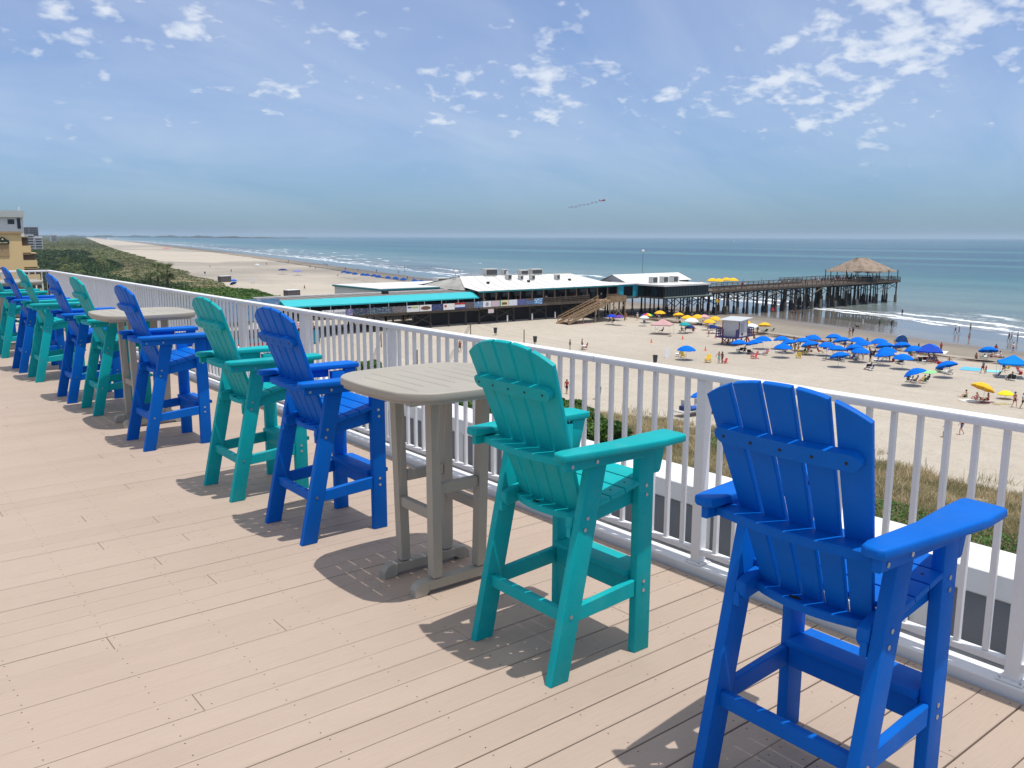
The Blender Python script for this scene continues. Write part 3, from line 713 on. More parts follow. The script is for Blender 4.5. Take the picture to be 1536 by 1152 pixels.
m_ = railing(215, 251, 146.4, 5.38); pb(m_, 'rail', WOOD)
m_ = railing(101, 131.0, 137.4, 4.12, 1.2, 1.1); pb(m_, 'rail', WOOD)
m_ = railing(136.2, 140.6, 137.4, 4.12, 1.2, 1.1); pb(m_, 'rail', WOOD)
# plank infill behind the restaurant rail
pk = MB()
for k in range(70):
    x = 117.3+k*.195
    if x < 131: pk.box(x, x+.05, 137.45, 137.5, 4.2, 5.25)
pb(pk, 'rail_pickets', WOOD)
for x in np.arange(168, 214, 7.5):
    o = MB().tube((x-100, -8.1, 5.4), (x-100, -8.1, 8.0), .05, .04, 6).build('lamp_post', PILE, pier)
# piles, sleeves and cross bracing
class Q: pass
def pp(x, y, ztop, collar):
    z0 = G(x, y)-.6; z0 = max(z0, -3)
    r_ = random.uniform(.16, .22)
    o = MB().tube((x-100, y-138, z0), (x-100+random.uniform(-.15, .15), y-138, ztop), r_*1.1, r_*.9, 8).build('pile', PILE, pier)
    if collar: MB().tube((x-100, y-138, max(z0, WZ-.6)), (x-100+random.uniform(-.06, .06), y-138, WZ+collar), r_*2.1, r_*1.8, 9).build('pile_sleeve', CONC if random.random() < .5 else PILE, o)
pb_count = 0
xs = np.arange(57, 101, 4.1)
for x in xs:
    pp(x, 138, 3.6, 0)
    pp(x, 148, 3.6, 0)
for i, x in enumerate(np.arange(101.5, 147, 4.4)):
    pp(x, 138.2, 3.8, 0); pp(x+.7, 147, 3.8, 0)
for x in np.arange(148, 164, 3.1):
    for y in (130.4, 136.5, 143.5): pp(x, y, 4.3, random.uniform(1.2, 2.2))
for i, x in enumerate(np.arange(166, 216, 4.05)):
    pp(x, 130.3, 5.1, random.uniform(1.6, 2.8)); pp(x+.4, 134.6, 5.1, random.uniform(1.2, 2.4)); pp(x-.2, 139, 5.1, random.uniform(1.6, 2.6))
for x in np.arange(217, 251, 5.5):
    for y in (129.9, 133.9, 138, 142, 146): pp(x+random.uniform(-.3, .3), y, 5.1, random.uniform(1.6, 3.0))
for x in np.arange(219.7, 249, 5.5):
    for y in (131.9, 136.4, 144): pp(x, y, 5.1, random.uniform(0, 2.6))
def br(x0, x1, y, z0, z1, m=PILE):
    a = MB().beam((x0, y, z0), (x1, y, z1), .07, .17).beam((x0, y+.12, z1), (x1, y+.12, z0), .07, .17); pb(a, 'cross_brace', m)
for x in np.arange(73.4, 88, 4.1): br(x, x+4.1, 137.75, 1.6, 3.4)
for x in (101.5, 105.9, 114.7, 123.5, 132.3): br(x, x+4.4, 137.9, 1.9, 3.6)
for x in np.arange(148, 162, 3.1): br(x, x+3.1, 130.1, 2.4, 4.2)
for x in np.arange(166, 214, 8.1):
    br(x, x+4.05, 130.0, 2.9, 4.9); br(x+4.05, x+8.1, 130.0, 2.9, 4.9)
for x in np.arange(166, 214, 8.1): pb(MB().beam((x+.2, 130.4, 2.2), (x+.2, 138.8, 4.9), .08, .2).beam((x+.2, 138.8, 2.2), (x+.2, 130.4, 4.9), .08, .2), 'cross_brace', PILE)
for x in (170, 186, 206): pb(MB().beam((x, 129.9, 3.2), (x+4.6, 129.9, 4.8), .08, .2), 'cross_brace', CONC)
for x in np.arange(217, 250, 5.5): br(x, x+5.5, 129.6, 3.2, 4.9); 
for x in (219, 240): pb(MB().beam((x, 129.4, 2.6), (x+5, 129.4, 4.6), .08, .24), 'cross_brace', CONC)
for x in (58, 200, 230): pass
m_ = MB(); m_.box(216, 250, 131, 145.5, 4.5, 5.04).box(166, 215, 131.5, 131.7, 4.6, 5.04).box(166, 215, 137.5, 137.7, 4.6, 5.04); pb(m_, 'floor_joists', PILE)
m_ = MB(); m_.beam((164, 130.1, 4.95), (251, 130.1, 4.95), .12, .3).beam((164, 139.2, 4.95), (215, 139.2, 4.95), .12, .3); pb(m_, 'stringer', PILE)
# black skirting under the restaurant
sk = MB(); sk.box(87, 136, 139.6, 139.75, .2, 3.7); pb(sk, 'skirting', BLACKW)
sk = MB(); sk.box(99, 140, 148.5, 148.65, 0, 3.7); pb(sk, 'skirting', BLACKW)
# ---- pavilion with aqua awning
pv_ = empty('awning_pavilion', (78, 138, 3.9), 'long low grey-roofed bar pavilion with bright aqua awning', 'pavilion')
def rel(root, mb, name, m, **k):
    L = root.location; mb.v = [(x-L.x, y-L.y, z-L.z) for x, y, z in mb.v]; return mb.build(name, m, root, **k)
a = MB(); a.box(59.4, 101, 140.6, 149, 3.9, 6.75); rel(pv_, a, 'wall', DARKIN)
a = MB(); a.box(59.2, 101, 140.3, 148.5, 6.76, 7.08); rel(pv_, a, 'roof', ROOFG)
a = MB(); a.box(59.2, 101.2, 148.3, 148.8, 7.0, 7.22); rel(pv_, a, 'roof_edge', ROOFW)
a = MB(); n_ = 24
prof = [(140.35, 7.10), (139.5, 6.95), (138.4, 6.5), (137.7, 6.16), (137.68, 5.96)]
for (ya, za), (yb, zb) in zip(prof, prof[1:]): a.add([V3(60.4, ya, za), V3(101.1, ya, za), V3(101.1, yb, zb), V3(60.4, yb, zb), V3(60.4, ya, za-.06), V3(101.1, ya, za-.06), V3(101.1, yb, zb-.03), V3(60.4, yb, zb-.03)], [(0, 3, 2, 1), (4, 5, 6, 7), (0, 4, 7, 3), (1, 2, 6, 5)])
a.add([V3(60.4, 140.35, 7.1), V3(60.4, 137.7, 6.16), V3(60.4, 140.35, 6.2)], [(0, 1, 2)]); rel(pv_, a, 'awning', AQUA, smooth=60)
for x in np.arange(61, 101, 3.9): rel(pv_, MB().box(x, x+.1, 137.8, 137.9, 3.9, 6.1), 'post', WHITE)
rel(pv_, MB().beam((60, 137.72, 3.95), (101, 137.72, 3.95), .05, .3), 'rail', WOOD)
# things on the counter inside: stools and shelving hints
a = MB()
for k in range(46):
    x = random.uniform(61, 100); a.box(x, x+random.uniform(.2, .6), 139.4, 139.7, 4.9, 5.0+random.uniform(.1, .7))
rel(pv_, a, 'bar_clutter', mat('bar_clutter', (110, 100, 96), .7, var=.6, vscale=.9, col2=(50, 60, 70)))['kind'] = 'stuff'
# flat white-roofed annexe left behind the big roof
an = empty('annexe', (96, 156, 4), 'low annexe with flat white roof and teal fascia behind the pavilion', 'building')
rel(an, MB().box(87, 112, 152, 172, 3.9, 7.2), 'wall', mat('pale_wall', (200, 204, 200), .7)); rel(an, MB().box(86.6, 112.5, 151.6, 172.4, 7.21, 7.5), 'fascia', TEALTR); rel(an, MB().box(86.8, 112.3, 151.8, 172.2, 7.505, 7.62), 'roof', ROOFW)
# ---- mural fence west of the pavilion
mu = bpy.data.materials.new('blue_mural'); mu.use_nodes = True; t = NT(mu); b = t.n['Principled BSDF']; ob = t.new('ShaderNodeTexCoord').outputs['Object']
f1 = t.noise(t.mapv(ob, (.5, 1, 1.2)), .9, 5, .6, 1.5); c = t.mix(t.ramp(f1, .35, .5), lin((58, 96, 150)), lin((112, 150, 186))); c = t.mix(t.ramp(f1, .6, .68), c, lin((206, 200, 186))); t.set(b, 'Base Color', c)
MB().box(-5.5, 5.5, -.1, .1, 0, 3.6).build('mural_wall', mu, loc=(54.4, 139, 4.0)); tag(bpy.data.objects['mural_wall'], 'blue painted mural wall at the landward end of the pier', 'mural wall')
# ---- main restaurant
rs = empty('restaurant', (120, 138, 4.1), 'big pier restaurant with white hipped roof and open dining deck', 'restaurant')
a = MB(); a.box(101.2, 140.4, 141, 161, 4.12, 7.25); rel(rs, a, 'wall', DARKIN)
a = MB(); E0 = (100.9, 137.6, 7.32); E1 = (140.9, 137.6, 7.34); F0 = (100.9, 163, 7.32); F1 = (140.9, 163, 7.34); B0 = (100.9, 142.5, 7.9); B1 = (139.9, 142.5, 7.92); D0 = (100.9, 158, 7.9); D1 = (139.9, 158, 7.9); R0 = (105, 150, 9.75); R1 = (136.5, 150, 9.62)
a.add([Vector(q) for q in (E0, E1, B1, B0, R1, R0, F0, F1, D1, D0)], [(0, 1, 2, 3), (3, 2, 4, 5), (9, 8, 7, 6), (5, 4, 8, 9), (1, 7, 8, 2), (2, 8, 4)])
a.add([Vector(q)-V3(0, 0, .05) for q in (E0, E1, F1, F0)], [(0, 3, 2, 1)])
rel(rs, a, 'roof', ROOFW, smooth=10)
rel(rs, MB().add([Vector(q) for q in ((101.2, 142.5, 7.27), (101.2, 158, 7.27), (101.2, 158, 7.85), (105.2, 150, 9.7), (101.2, 142.5, 7.85))], [(0, 4, 3, 2, 1)]), 'gable', mat('pale_gable', (176, 174, 168), .8, var=.3, vscale=.4))
rel(rs, MB().box(100.9, 140.95, 137.5, 137.59, 7.02, 7.34), 'fascia', TEALTR)
for x in np.arange(102.2, 141, 3.15): rel(rs, MB().box(x, x+.2, 137.75, 137.95, 4.12, 7.1), 'post', mat('brown_post', (128, 108, 90), .8))
for x in np.arange(103, 140, 3.15): rel(rs, MB().box(x, x+2.2, 140.9, 140.98, 4.5, 6.6), 'window', GLASS)
rel(rs, MB().box(140.6, 147, 138, 138.3, 4.45, 7.3), 'aqua_wall', AQUAP); rel(rs, MB().box(142.3, 145.2, 137.9, 137.99, 4.7, 6.9), 'door', GLASS); rel(rs, MB().box(140.5, 147.2, 137.7, 150, 7.31, 7.42), 'side_roof', ROOFW)
def acunit(root, x, y, z, sx, sy, sz, fans=1):
    o = rel(root, MB().box(x-sx/2, x+sx/2, y-sy/2, y+sy/2, z, z+sz, .04), 'rooftop_unit', GALV)
    L = root.location
    m_ = MB().box(x-sx/2+.15-L.x, x+sx/2-.15-L.x, y-sy/2-.03-L.y, y-sy/2-.005-L.y, z+.2-L.z, z+sz-.2-L.z); m_.build('grille', mat('dark_grille', (70, 72, 74), .7), o)
for args in ((113, 150, 9.66, 3.2, 1.6, 1.5), (117.2, 150.3, 9.66, 1.2, 1.4, 1.3), (122.3, 150, 9.62, 2.2, 1.5, 1.1), (126, 150.2, 9.6, 3.2, 1.7, 1.25), (115.5, 146.6, 8.85, 1.1, 1.1, 1.2), (118.6, 146.2, 8.75, .9, .9, 1.), (121.6, 145.9, 8.7, 1., 1., 1.1), (128.3, 145.2, 8.55, 1., 1., 1.2), (105, 157, 7.9, 3, 2, 1.3)): acunit(rs, *args)
rel(rs, MB().tube((117, 149, 9.5), (117, 149, 10.6), .25, .25, 8).tube((104, 150, 9.5), (104, 150, 10.6), .12, .12, 6).ball((104, 150, 10.7), .4), 'roof_vent', ROOFW)
# ---- end building
eb = empty('dining_building', (154, 138, 4.6), 'dark glazed dining building with flat white roof near mid pier', 'building')
rel(eb, MB().box(147.1, 162, 130.2, 147, 4.63, 7.05), 'wall', BLACKW)
k = 0
for x in np.arange(147.3, 161.8, 1.03): rel(eb, MB().box(x, x+.92, 130.10, 130.19, 4.85, 6.95), 'window', GLASS)
for y in np.arange(130.5, 138, 1.3): rel(eb, MB().box(147.0, 147.09, y, y+1.18, 4.85, 6.95), 'window', GLASS)
rel(eb, MB().box(146.5, 162.7, 129.5, 147.5, 7.06, 7.42), 'roof', ROOFW)
rel(eb, MB().box(146.8, 163.4, 129.4, 130.0, 4.5, 4.72), 'fascia', mat('grey_green_trim', (120, 136, 130), .7))
rel(eb, MB().add([V3(148, 143, 7.43), V3(172, 143, 7.43), V3(172, 147.5, 9.1), V3(148, 147.5, 9.1), V3(148, 152, 7.43), V3(172, 152, 7.43)], [(0, 1, 2, 3), (3, 2, 5, 4), (1, 5, 2)]), 'gable_roof', ROOFW, smooth=10)
rel(eb, MB().add([V3(148.4, 143.4, 7.43), V3(148.4, 147.5, 8.9), V3(148.4, 151.6, 7.43)], [(0, 1, 2)]), 'gable', mat('grey_gable', (150, 152, 156), .7))
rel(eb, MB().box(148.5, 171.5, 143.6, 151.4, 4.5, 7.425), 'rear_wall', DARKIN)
for x in (151, 154.7, 158.2): acunit(eb, x, 137, 7.43, 1.7, 1.3, 1.5)
rel(eb, MB().box(158.8, 161.4, 138, 140, 7.43, 8.6), 'roof_box', ROOFW)
# light mast beyond
mr = empty('mast', (172, 160, 0), 'thin mast with white sphere rising behind the pier roofs', 'mast')
MB().tube((0, 0, 0), (0, 0, 14), .06, .04, 6).build('pole', PILE, mr); MB().ball((0, 0, 14.3), .45).build('globe', ROOFW, mr)
# ---- stairs down to the sand
st = empty('stairs', (133, 134, 0), 'tan timber stairs with landing leading down from pier to sand', 'stairs')
rel(st, MB().box(131, 136, 131, 137.3, 4.15, 4.4), 'landing', WOODL)
a = MB(); n_ = 18; x0, z0, x1, z1 = 131, 4.35, 119.2, .45
for i in range(n_): 
    f_ = (i+.5)/n_; xx = x0+(x1-x0)*f_; zz_ = z0+(z1-z0)*f_; a.box(xx-.34, xx+.34, 131.3, 134.4, zz_-.04, zz_+.02)
rel(st, a, 'treads', WOODL)
for y in (131.2, 134.5):
    rel(st, MB().beam((x0, y, z0-.15), (x1, y, z1-.15), .08, .5), 'stringer', WOODL)
    a = MB().beam((x0, y, z0+1.1), (x1, y, z1+1.1), .08, .18).beam((x0, y, z0+.6), (x1, y, z1+.6), .05, .3)
    for i in range(9):
        f_ = i/8; a.beam((x0+(x1-x0)*f_, y, z0+(z1-z0)*f_-.2), (x0+(x1-x0)*f_, y, z0+(z1-z0)*f_+1.1), .1, .1, up=(0, 1, 0))
    rel(st, a, 'handrail', WOODL)
a = MB()
for k in range(20): a.box(131+k*.25, 131.2+k*.25, 130.9, 130.96, 4.2, 5.5)
for k in range(24): a.box(136.0, 136.06, 131+k*.25, 131.2+k*.25, 4.2, 5.5)
rel(st, a, 'landing_rail', WOODL)
for x, y in ((131.2, 131.2), (135.8, 131.2), (131.2, 134.6), (135.8, 134.6), (127, 131.3), (123.5, 131.3)): rel(st, MB().beam((x, y, 0), (x, y, 4.2-(0 if x > 130 else (131-x)*.33)), .18, .18, up=(0, 1, 0)), 'support_post', WOODL)
rel(st, MB().beam((131.5, 131, .6), (135.6, 131, 3.8), .08, .15).beam((131.5, 130.9, 3.8), (135.6, 130.9, .6), .08, .15), 'cross_brace', WOODL)
# ---- tiki hut over the pier head
tk = empty('tiki_hut', (242, 138, 5.4), 'thatched tiki hut roofing the seaward head of the pier', 'tiki hut')
th = bpy.data.materials.new('palm_thatch'); th.use_nodes = True; t = NT(th); b = t.n['Principled BSDF']; ob = t.new('ShaderNodeTexCoord').outputs['Object']
f1 = t.noise(t.mapv(ob, (1, 1, .3)), 3.2, 6, .75); f2 = t.noise(ob, .5, 4, .6)
c = t.mix(t.ramp(f1, .3, .7), lin((176, 158, 140)), lin((118, 102, 88))); c = t.mix(t.ramp(f2, .48, .62, 0, .7), c, lin((98, 84, 72))); t.set(b, 'Base Color', c); b.inputs['Roughness'].default_value = .95
bn = t.new('ShaderNodeBump'); bn.inputs['Strength'].default_value = 1; bn.inputs['Distance'].default_value = .25; t.l.new(f1, bn.inputs['Height']); t.l.new(bn.outputs[0], b.inputs['Normal'])
def hip(x0, x1, y0, y1, ze, rx0, rx1, yr, zr, n=16, thick=.35):
    m_ = MB(); per = []
    for i in range(n): per.append((x0+(x1-x0)*i/n, y0))
    for i in range(n): per.append((x1, y0+(y1-y0)*i/n))
    for i in range(n): per.append((x1-(x1-x0)*i/n, y1))
    for i in range(n): per.append((x0, y1-(y1-y0)*i/n))
    rings = []; K = 9; N_ = len(per)
    for j in range(K+1):
        f_ = j/K; row_ = []
        for (x, y) in per:
            tx = min(max(x, rx0), rx1); ty = yr
            h = ze+(zr-ze)*(f_**.94)+random.uniform(-.10, .10)*(j < K); g_ = f_+random.uniform(-.015, .015)*(0 < j < K)
            row_.append((x+(tx-x)*g_+random.uniform(-.06, .06), y+(ty-y)*g_+random.uniform(-.06, .06), h-(random.uniform(0, .25) if j == 0 else 0)))
        rings.append(row_)
    vs = [q for r_ in rings for q in r_]; fs = [(j*N_+i, j*N_+(i+1) % N_, (j+1)*N_+(i+1) % N_, (j+1)*N_+i) for j in range(K) for i in range(N_)]
    b0 = len(vs); vs += [(x*.98+(x0+x1)/2*.02, y*.98+(y0+y1)/2*.02, ze+.25) for x, y in per]; fs += [(i, b0+i, b0+(i+1) % N_, (i+1) % N_) for i in range(N_)]
    vs += [((x0+x1)/2, (y0+y1)/2, zr-.6)]; fs += [(b0+i, b0+N_, b0+(i+1) % N_) for i in range(N_)]
    m_.add([Vector(v) for v in vs], fs); return m_
rel(tk, hip(233.6, 249.8, 130.0, 143.6, 8.2, 239.2, 244.2, 137, 12.2), 'thatch_roof', th, smooth=50)
rel(tk, hip(232.6, 238.6, 128.6, 134, 8.3, 235, 236.6, 132.5, 9.9, 8), 'porch_roof', th, smooth=50)
for x in (233.2, 236, 239.5, 245, 250.2):
    for y in (129.9, 136.5, 143.2):
        if x < 232 and y > 138: continue
        rel(tk, MB().tube((x, y, 5.38), (x, y, 8.7), .14, .12, 7), 'post', PILE)
rel(tk, MB().box(236, 246, 135.2, 137.6, 5.4, 6.5), 'bar_counter', PILE)
# ---- banners tied along the pier rail
def banner_mat(i, bgc, c2, c3, sc):
    m = bpy.data.materials.new('banner_print_%s' % 'abcdefghijklmnopqrstuvwxyz'[i]); m.use_nodes = True; t = NT(m); b = t.n['Principled BSDF']; ob = t.new('ShaderNodeTexCoord').outputs['Object']
    f1 = t.noise(t.mapv(ob, (1, 1, 2.2), (i*3.1, 0, i)), sc, 3, .6); c = t.mix(t.ramp(f1, .52, .56), lin(bgc), lin(c2)); c = t.mix(t.ramp(f1, .64, .67), c, lin(c3)); t.set(b, 'Base Color', c); b.inputs['Roughness'].default_value = .5; return m
W_, GR = (222, 222, 222), (150, 150, 156)
bl = [(66.9, 69.7, W_, GR, (60, 60, 70), 'white banner with small grey figures'), (69.8, 72.6, W_, (190, 192, 196), (120, 120, 124), 'white banner with a row of grey discs'), (72.7, 74.4, (60, 96, 160), (190, 150, 130), (220, 160, 140), 'narrow blue banner with a figure'),
      (74.5, 78.8, (44, 44, 84), (90, 110, 90), (200, 200, 210), 'dark navy photo banner with pale figures'), (78.9, 84.4, (50, 60, 100), (120, 140, 120), (210, 214, 220), 'long navy photo banner with white panel'), (84.5, 88.4, (120, 116, 116), (60, 56, 60), (170, 166, 160), 'grey photo banner with dark figures'),
      (88.5, 92.0, W_, (216, 218, 214), (170, 180, 150), 'white banner with pale green strip'), (92.1, 95.4, (226, 224, 220), (226, 224, 220), (226, 224, 220), 'white banner with a brown oval emblem'), (95.5, 98.7, (40, 52, 96), (80, 90, 130), (170, 130, 140), 'dark blue banner with pinkish skyline'),
      (98.8, 102.1, (230, 228, 222), (216, 214, 210), (190, 200, 190), 'cream banner with small red square'), (102.2, 105.2, (210, 216, 226), (200, 206, 220), (120, 140, 190), 'banner with red top and blue base'), (105.3, 108.0, (96, 88, 92), (70, 62, 66), (140, 120, 110), 'dull brown photo banner'),
      (108.1, 110.6, (60, 96, 140), (180, 200, 214), (30, 40, 60), 'blue and white splash banner'), (110.7, 113.3, (226, 226, 228), (214, 216, 218), (170, 176, 180), 'white banner with grey round crest'), (113.4, 116.0, (196, 176, 182), (206, 188, 192), (160, 140, 146), 'faded pink banner'),
      (116.1, 118.8, (214, 202, 130), (236, 232, 220), (150, 90, 70), 'yellow bordered banner with brown photo'), (118.9, 121.7, (218, 222, 226), (206, 214, 224), (120, 140, 160), 'pale banner with light blue foot'), (121.8, 124.6, (92, 96, 150), (70, 76, 110), (170, 160, 150), 'violet blue banner with dark boats'),
      (124.7, 127.4, (92, 120, 160), (60, 70, 90), (170, 150, 120), 'sea view banner with brown top'), (127.5, 130.2, (66, 132, 190), (210, 226, 236), (30, 60, 90), 'bright blue and white photo banner')]
for i, (x0, x1, a_, b_, c_, lab) in enumerate(bl):
    x0, x1 = x0-.0, x1; sh = 0 if x1 < 96 else 0
    zt = 5.25 if x0 < 101 else 5.32
    # pixel-true order along the rail; scaled to the stretch of rail they hang on
    k0, k1 = 66.9, 130.2; s0, s1 = 66.9, 117.3
    X0 = s0+(x0-k0)*(s1-s0)/(k1-k0); X1_ = s0+(x1-k0)*(s1-s0)/(k1-k0)
    root = MB().box(X0-X0, X1_-X0, 0, .03, 0, 1.18).build('banner', banner_mat(i, a_, b_, c_, 2.4), loc=(X0, 137.30, zt-1.18)); root['label'] = lab+' hung on the pier rail'; root['category'] = 'banner'; root['group'] = 'banners hung along the pier rail'
    L = X1_-X0
    def mark(mb, m): mb.build('print', m, root)
    if i == 7: mark(MB().board([(L/2+1.1*math.cos(q*.4189), .6+.36*math.sin(q*.4189)) for q in range(15)], (0, -.012, 0), (1, 0, 0), (0, 0, 1), (0, -1, 0), .01), mat('brown_print', (110, 76, 60), .6))
    if i == 1: 
        mb_ = MB()
        for q in range(7): mb_.board([(.3+q*.3+.13*math.cos(k*.785), .6+.2*math.sin(k*.785)) for k in range(8)], (0, -.012, 0), (1, 0, 0), (0, 0, 1), (0, -1, 0), .01)
        mark(mb_, mat('grey_print', (150, 152, 158), .6))
    if i == 9: mark(MB().box(.25, .75, -.02, -.002, .5, .95), mat('red_print', (176, 52, 44), .6))
    if i == 10: mark(MB().box(0, L, -.02, -.002, .82, 1.18), mat('red_print', (176, 52, 44), .6)); mark(MB().box(0, L, -.02, -.002, 0, .3), mat('blue_print', (40, 60, 130), .6))
    if i == 6: mark(MB().box(.2, 1.0, -.02, -.002, .7, 1.0), mat('violet_print', (100, 100, 150), .6)); mark(MB().box(1.1, 2.5, -.02, -.002, .7, 1.0), mat('lime_print', (176, 190, 90), .6))
    if i == 13: mark(MB().board([(L/2+.4*math.cos(k*.785), .6+.4*math.sin(k*.785)) for k in range(8)], (0, -.012, 0), (1, 0, 0), (0, 0, 1), (0, -1, 0), .01), mat('grey_print', (150, 152, 158), .6))
    if i == 15: mark(MB().box(.5, L-.4, -.02, -.002, .3, .75), mat('brown_print', (110, 76, 60), .6)); mark(MB().box(0, .2, -.02, -.002, 0, 1.18), mat('teal_print', (40, 160, 150), .6))
    if i == 18: mark(MB().box(.3, L-.1, -.02, -.002, .9, 1.18), mat('brown_print', (110, 76, 60), .6))
# teal huts under the landward end with a red sign
hk = empty('beach_kiosk', (61, 136, 0), 'teal painted beach kiosk with red sign under the pier end', 'kiosk')
rel(hk, MB().box(56, 64.5, 133.5, 137.4, .3, 2.5), 'wall', AQUAP); rel(hk, MB().box(55.6, 65, 133.1, 137.5, 2.51, 2.8), 'roof', DARKHOLE)
o = rel(hk, MB().box(58, 63.2, 132.95, 133.05, 2.0+.85, 3.75), 'sign_board', CLOTH['pink'] if False else mat('red_sign', (214, 72, 88), .6))
a = MB()
for i in range(3):
    x = 58.5+i*1.6; a.box(x, x+.18, 132.9, 132.945, 3.0, 3.6).box(x+.18, x+1., 132.9, 132.945, 3.45, 3.6).box(x+.18, x+1., 132.9, 132.945, 3.0, 3.12).box(x+.18, x+.8, 132.9, 132.945, 3.24, 3.34)
L = hk.location; a.v = [(x-L.x, y-L.y, z-L.z) for x, y, z in a.v]; a.build('lettering', WHITE, o)
hk2 = empty('beach_kiosk', (52, 128, 0), 'wide teal and red fronted kiosk seen through the white balusters', 'kiosk')
rel(hk2, MB().box(42, 55, 124, 132, 0, 3), 'wall', AQUAP); rel(hk2, MB().box(42, 55.2, 123.9, 123.98, 1.6, 2.2), 'red_band', CLOTH['red']); rel(hk2, MB().box(41.6, 55.4, 123.6, 132.4, 3.01, 3.3), 'roof', DARKHOLE)

# roof seams, gutters, wires and small fittings
a = MB()
for k in range(13):
    f_ = (k+.5)/13; x0_ = 101+39.8*f_; x1_ = 105+31.5*f_; a.beam((x0_, 137.7, 7.36), (x0_*.8+x1_*.2, 142.5, 7.95), .05, .04).beam((x0_*.8+x1_*.2, 142.5, 7.95), (x1_, 149.8, 9.72), .05, .04)
rel(rs, a, 'roof_seams', mat('seam_grey', (176, 176, 172), .7))
rel(rs, MB().beam((104.9, 150, 9.80), (136.6, 150, 9.67), .3, .08), 'ridge_cap', mat('seam_grey', (176, 176, 172), .7))
a = MB()
for x in (108, 119, 131): a.box(x, x+.5, 144, 144.5, 8.3, 8.75)
rel(rs, a, 'roof_hatches', DARKHOLE)['kind'] = 'stuff'
a = MB()
for k in range(16): a.beam((60.5+k*2.6, 140.3, 7.09), (60.5+k*2.6, 148.4, 7.10), .06, .04)
rel(pv_, a, 'roof_seams', mat('seam_dark', (96, 92, 88), .8))
a = MB()
for k in range(11): a.path([V3(60.6+k*3.9, 138.2, 6.35), V3(60.6+k*3.9, 137.72, 6.17)], .03, 4)
rel(pv_, a, 'awning_ribs', mat('awning_rib', (40, 150, 156), .6))
rel(pv_, MB().box(83.2, 84.2, 144, 145, 7.09, 7.7), 'roof_vent', DARKHOLE)
for k, x in enumerate((66, 79, 93)):
    rel(pv_, MB().path([V3(x+i*1.2, 138.6, 5.9-.12*math.sin(i*.785)) for i in range(9)], .02, 4), 'string_light', DARKHOLE)
# white cuffs on some of the front piles, and a small white sign under the deck edge
for x in (108.3, 114.9, 121.3, 133.5): pb(MB().tube((x, 137.75, .9), (x, 137.75, 2.2), .16, .16, 8), 'pile_cuff', WHITE)
pb(MB().box(103, 104.4, 137.2, 137.25, 2.9, 3.7), 'small_sign', mat('faded_sign', (214, 196, 196), .7))
# ------------------------------------------------------------------ vegetation
def leafmat(name, a, b_, c_, tr=.25, sc=.35):
    m = bpy.data.materials.new(name); m.use_nodes = True; t = NT(m); b = t.n['Principled BSDF']
    ge = t.new('ShaderNodeNewGeometry'); ob = t.new('ShaderNodeTexCoord').outputs['Object']
    c = t.mix(ge.outputs['Random Per Island'], lin(a), lin(b_)); c = t.mix(t.ramp(t.noise(ob, sc, 4, .6), .42, .66), c, lin(c_))
    t.set(b, 'Base Color', c); b.inputs['Roughness'].default_value = .55; b.inputs['Specular IOR Level'].default_value = .3
    tl = t.new('ShaderNodeBsdfTranslucent'); t.set(tl, 'Color', c); ms = t.new('ShaderNodeMixShader'); ms.inputs[0].default_value = tr
    t.l.new(b.outputs[0], ms.inputs[1]); t.l.new(tl.outputs[0], ms.inputs[2]); t.l.new(ms.outputs[0], t.n['Material Output'].inputs['Surface']); return m
LSH = leafmat('seagrape_leaves', (72, 104, 40), (100, 132, 58), (52, 84, 36))
LWD = leafmat('woodland_leaves', (44, 70, 38), (70, 94, 50), (36, 56, 36), sc=.05)
LBR = leafmat('dune_grass_blades', (170, 154, 118), (202, 186, 148), (132, 128, 88), .15, .22)
LGR = leafmat('ground_creeper', (62, 104, 38), (92, 132, 56), (48, 86, 34))
LPALM = leafmat('palm_fronds', (96, 110, 66), (128, 134, 88), (76, 92, 56))
BARK = mat('bark', (96, 84, 70), .9, bump=.3, bscale=20)
def leafquads(P, size, up=.35, asp=.6, stretchz=1.):
    """leaf-sized quads at points P with random orientation; size array"""
    n = len(P); a = rng.normal(size=(n, 3)); a /= np.linalg.norm(a, axis=1)[:, None]
    nrm = rng.normal(size=(n, 3)); nrm[:, 2] = np.abs(nrm[:, 2])+up; nrm /= np.linalg.norm(nrm, axis=1)[:, None]
    U_ = np.cross(nrm, a); U_ /= np.linalg.norm(U_, axis=1)[:, None]; V_ = np.cross(nrm, U_)
    s_ = (size*np.ones(n))[:, None]
    q = np.stack([P-U_*s_, P-V_*s_*asp, P+U_*s_, P+V_*s_*asp], 1).reshape(-1, 3)
    return q
def qmesh(name, q, m, **k):
    f = np.arange(len(q)).reshape(-1, 4); return npmesh(name, q, f, m)
def ghz(x, y): return gz(x, y)
def lumps(x, y, s, seed):
    r_ = np.random.default_rng(seed); z = 0
    for _ in range(7):
        k = r_.uniform(.5, 2.6)/s; an = r_.uniform(0, 6.28); z = z+np.sin((x*math.cos(an)+y*math.sin(an))*k+r_.uniform(0, 6.28))
    return z/7
def near_cam_region(px, py, pad=60): pass
def proj(P):
    d = P-np.array([0, 0, EYE]); z = d@np.array(cf); return CX+FPX*(d@np.array(cr))/z, CY-FPX*(d@np.array(cu))/z, z
def infrustum(P, pad=40):
    x, y, z = proj(P); return (z > 1) & (x > -pad) & (x < 1536+pad) & (y < 1152+pad)
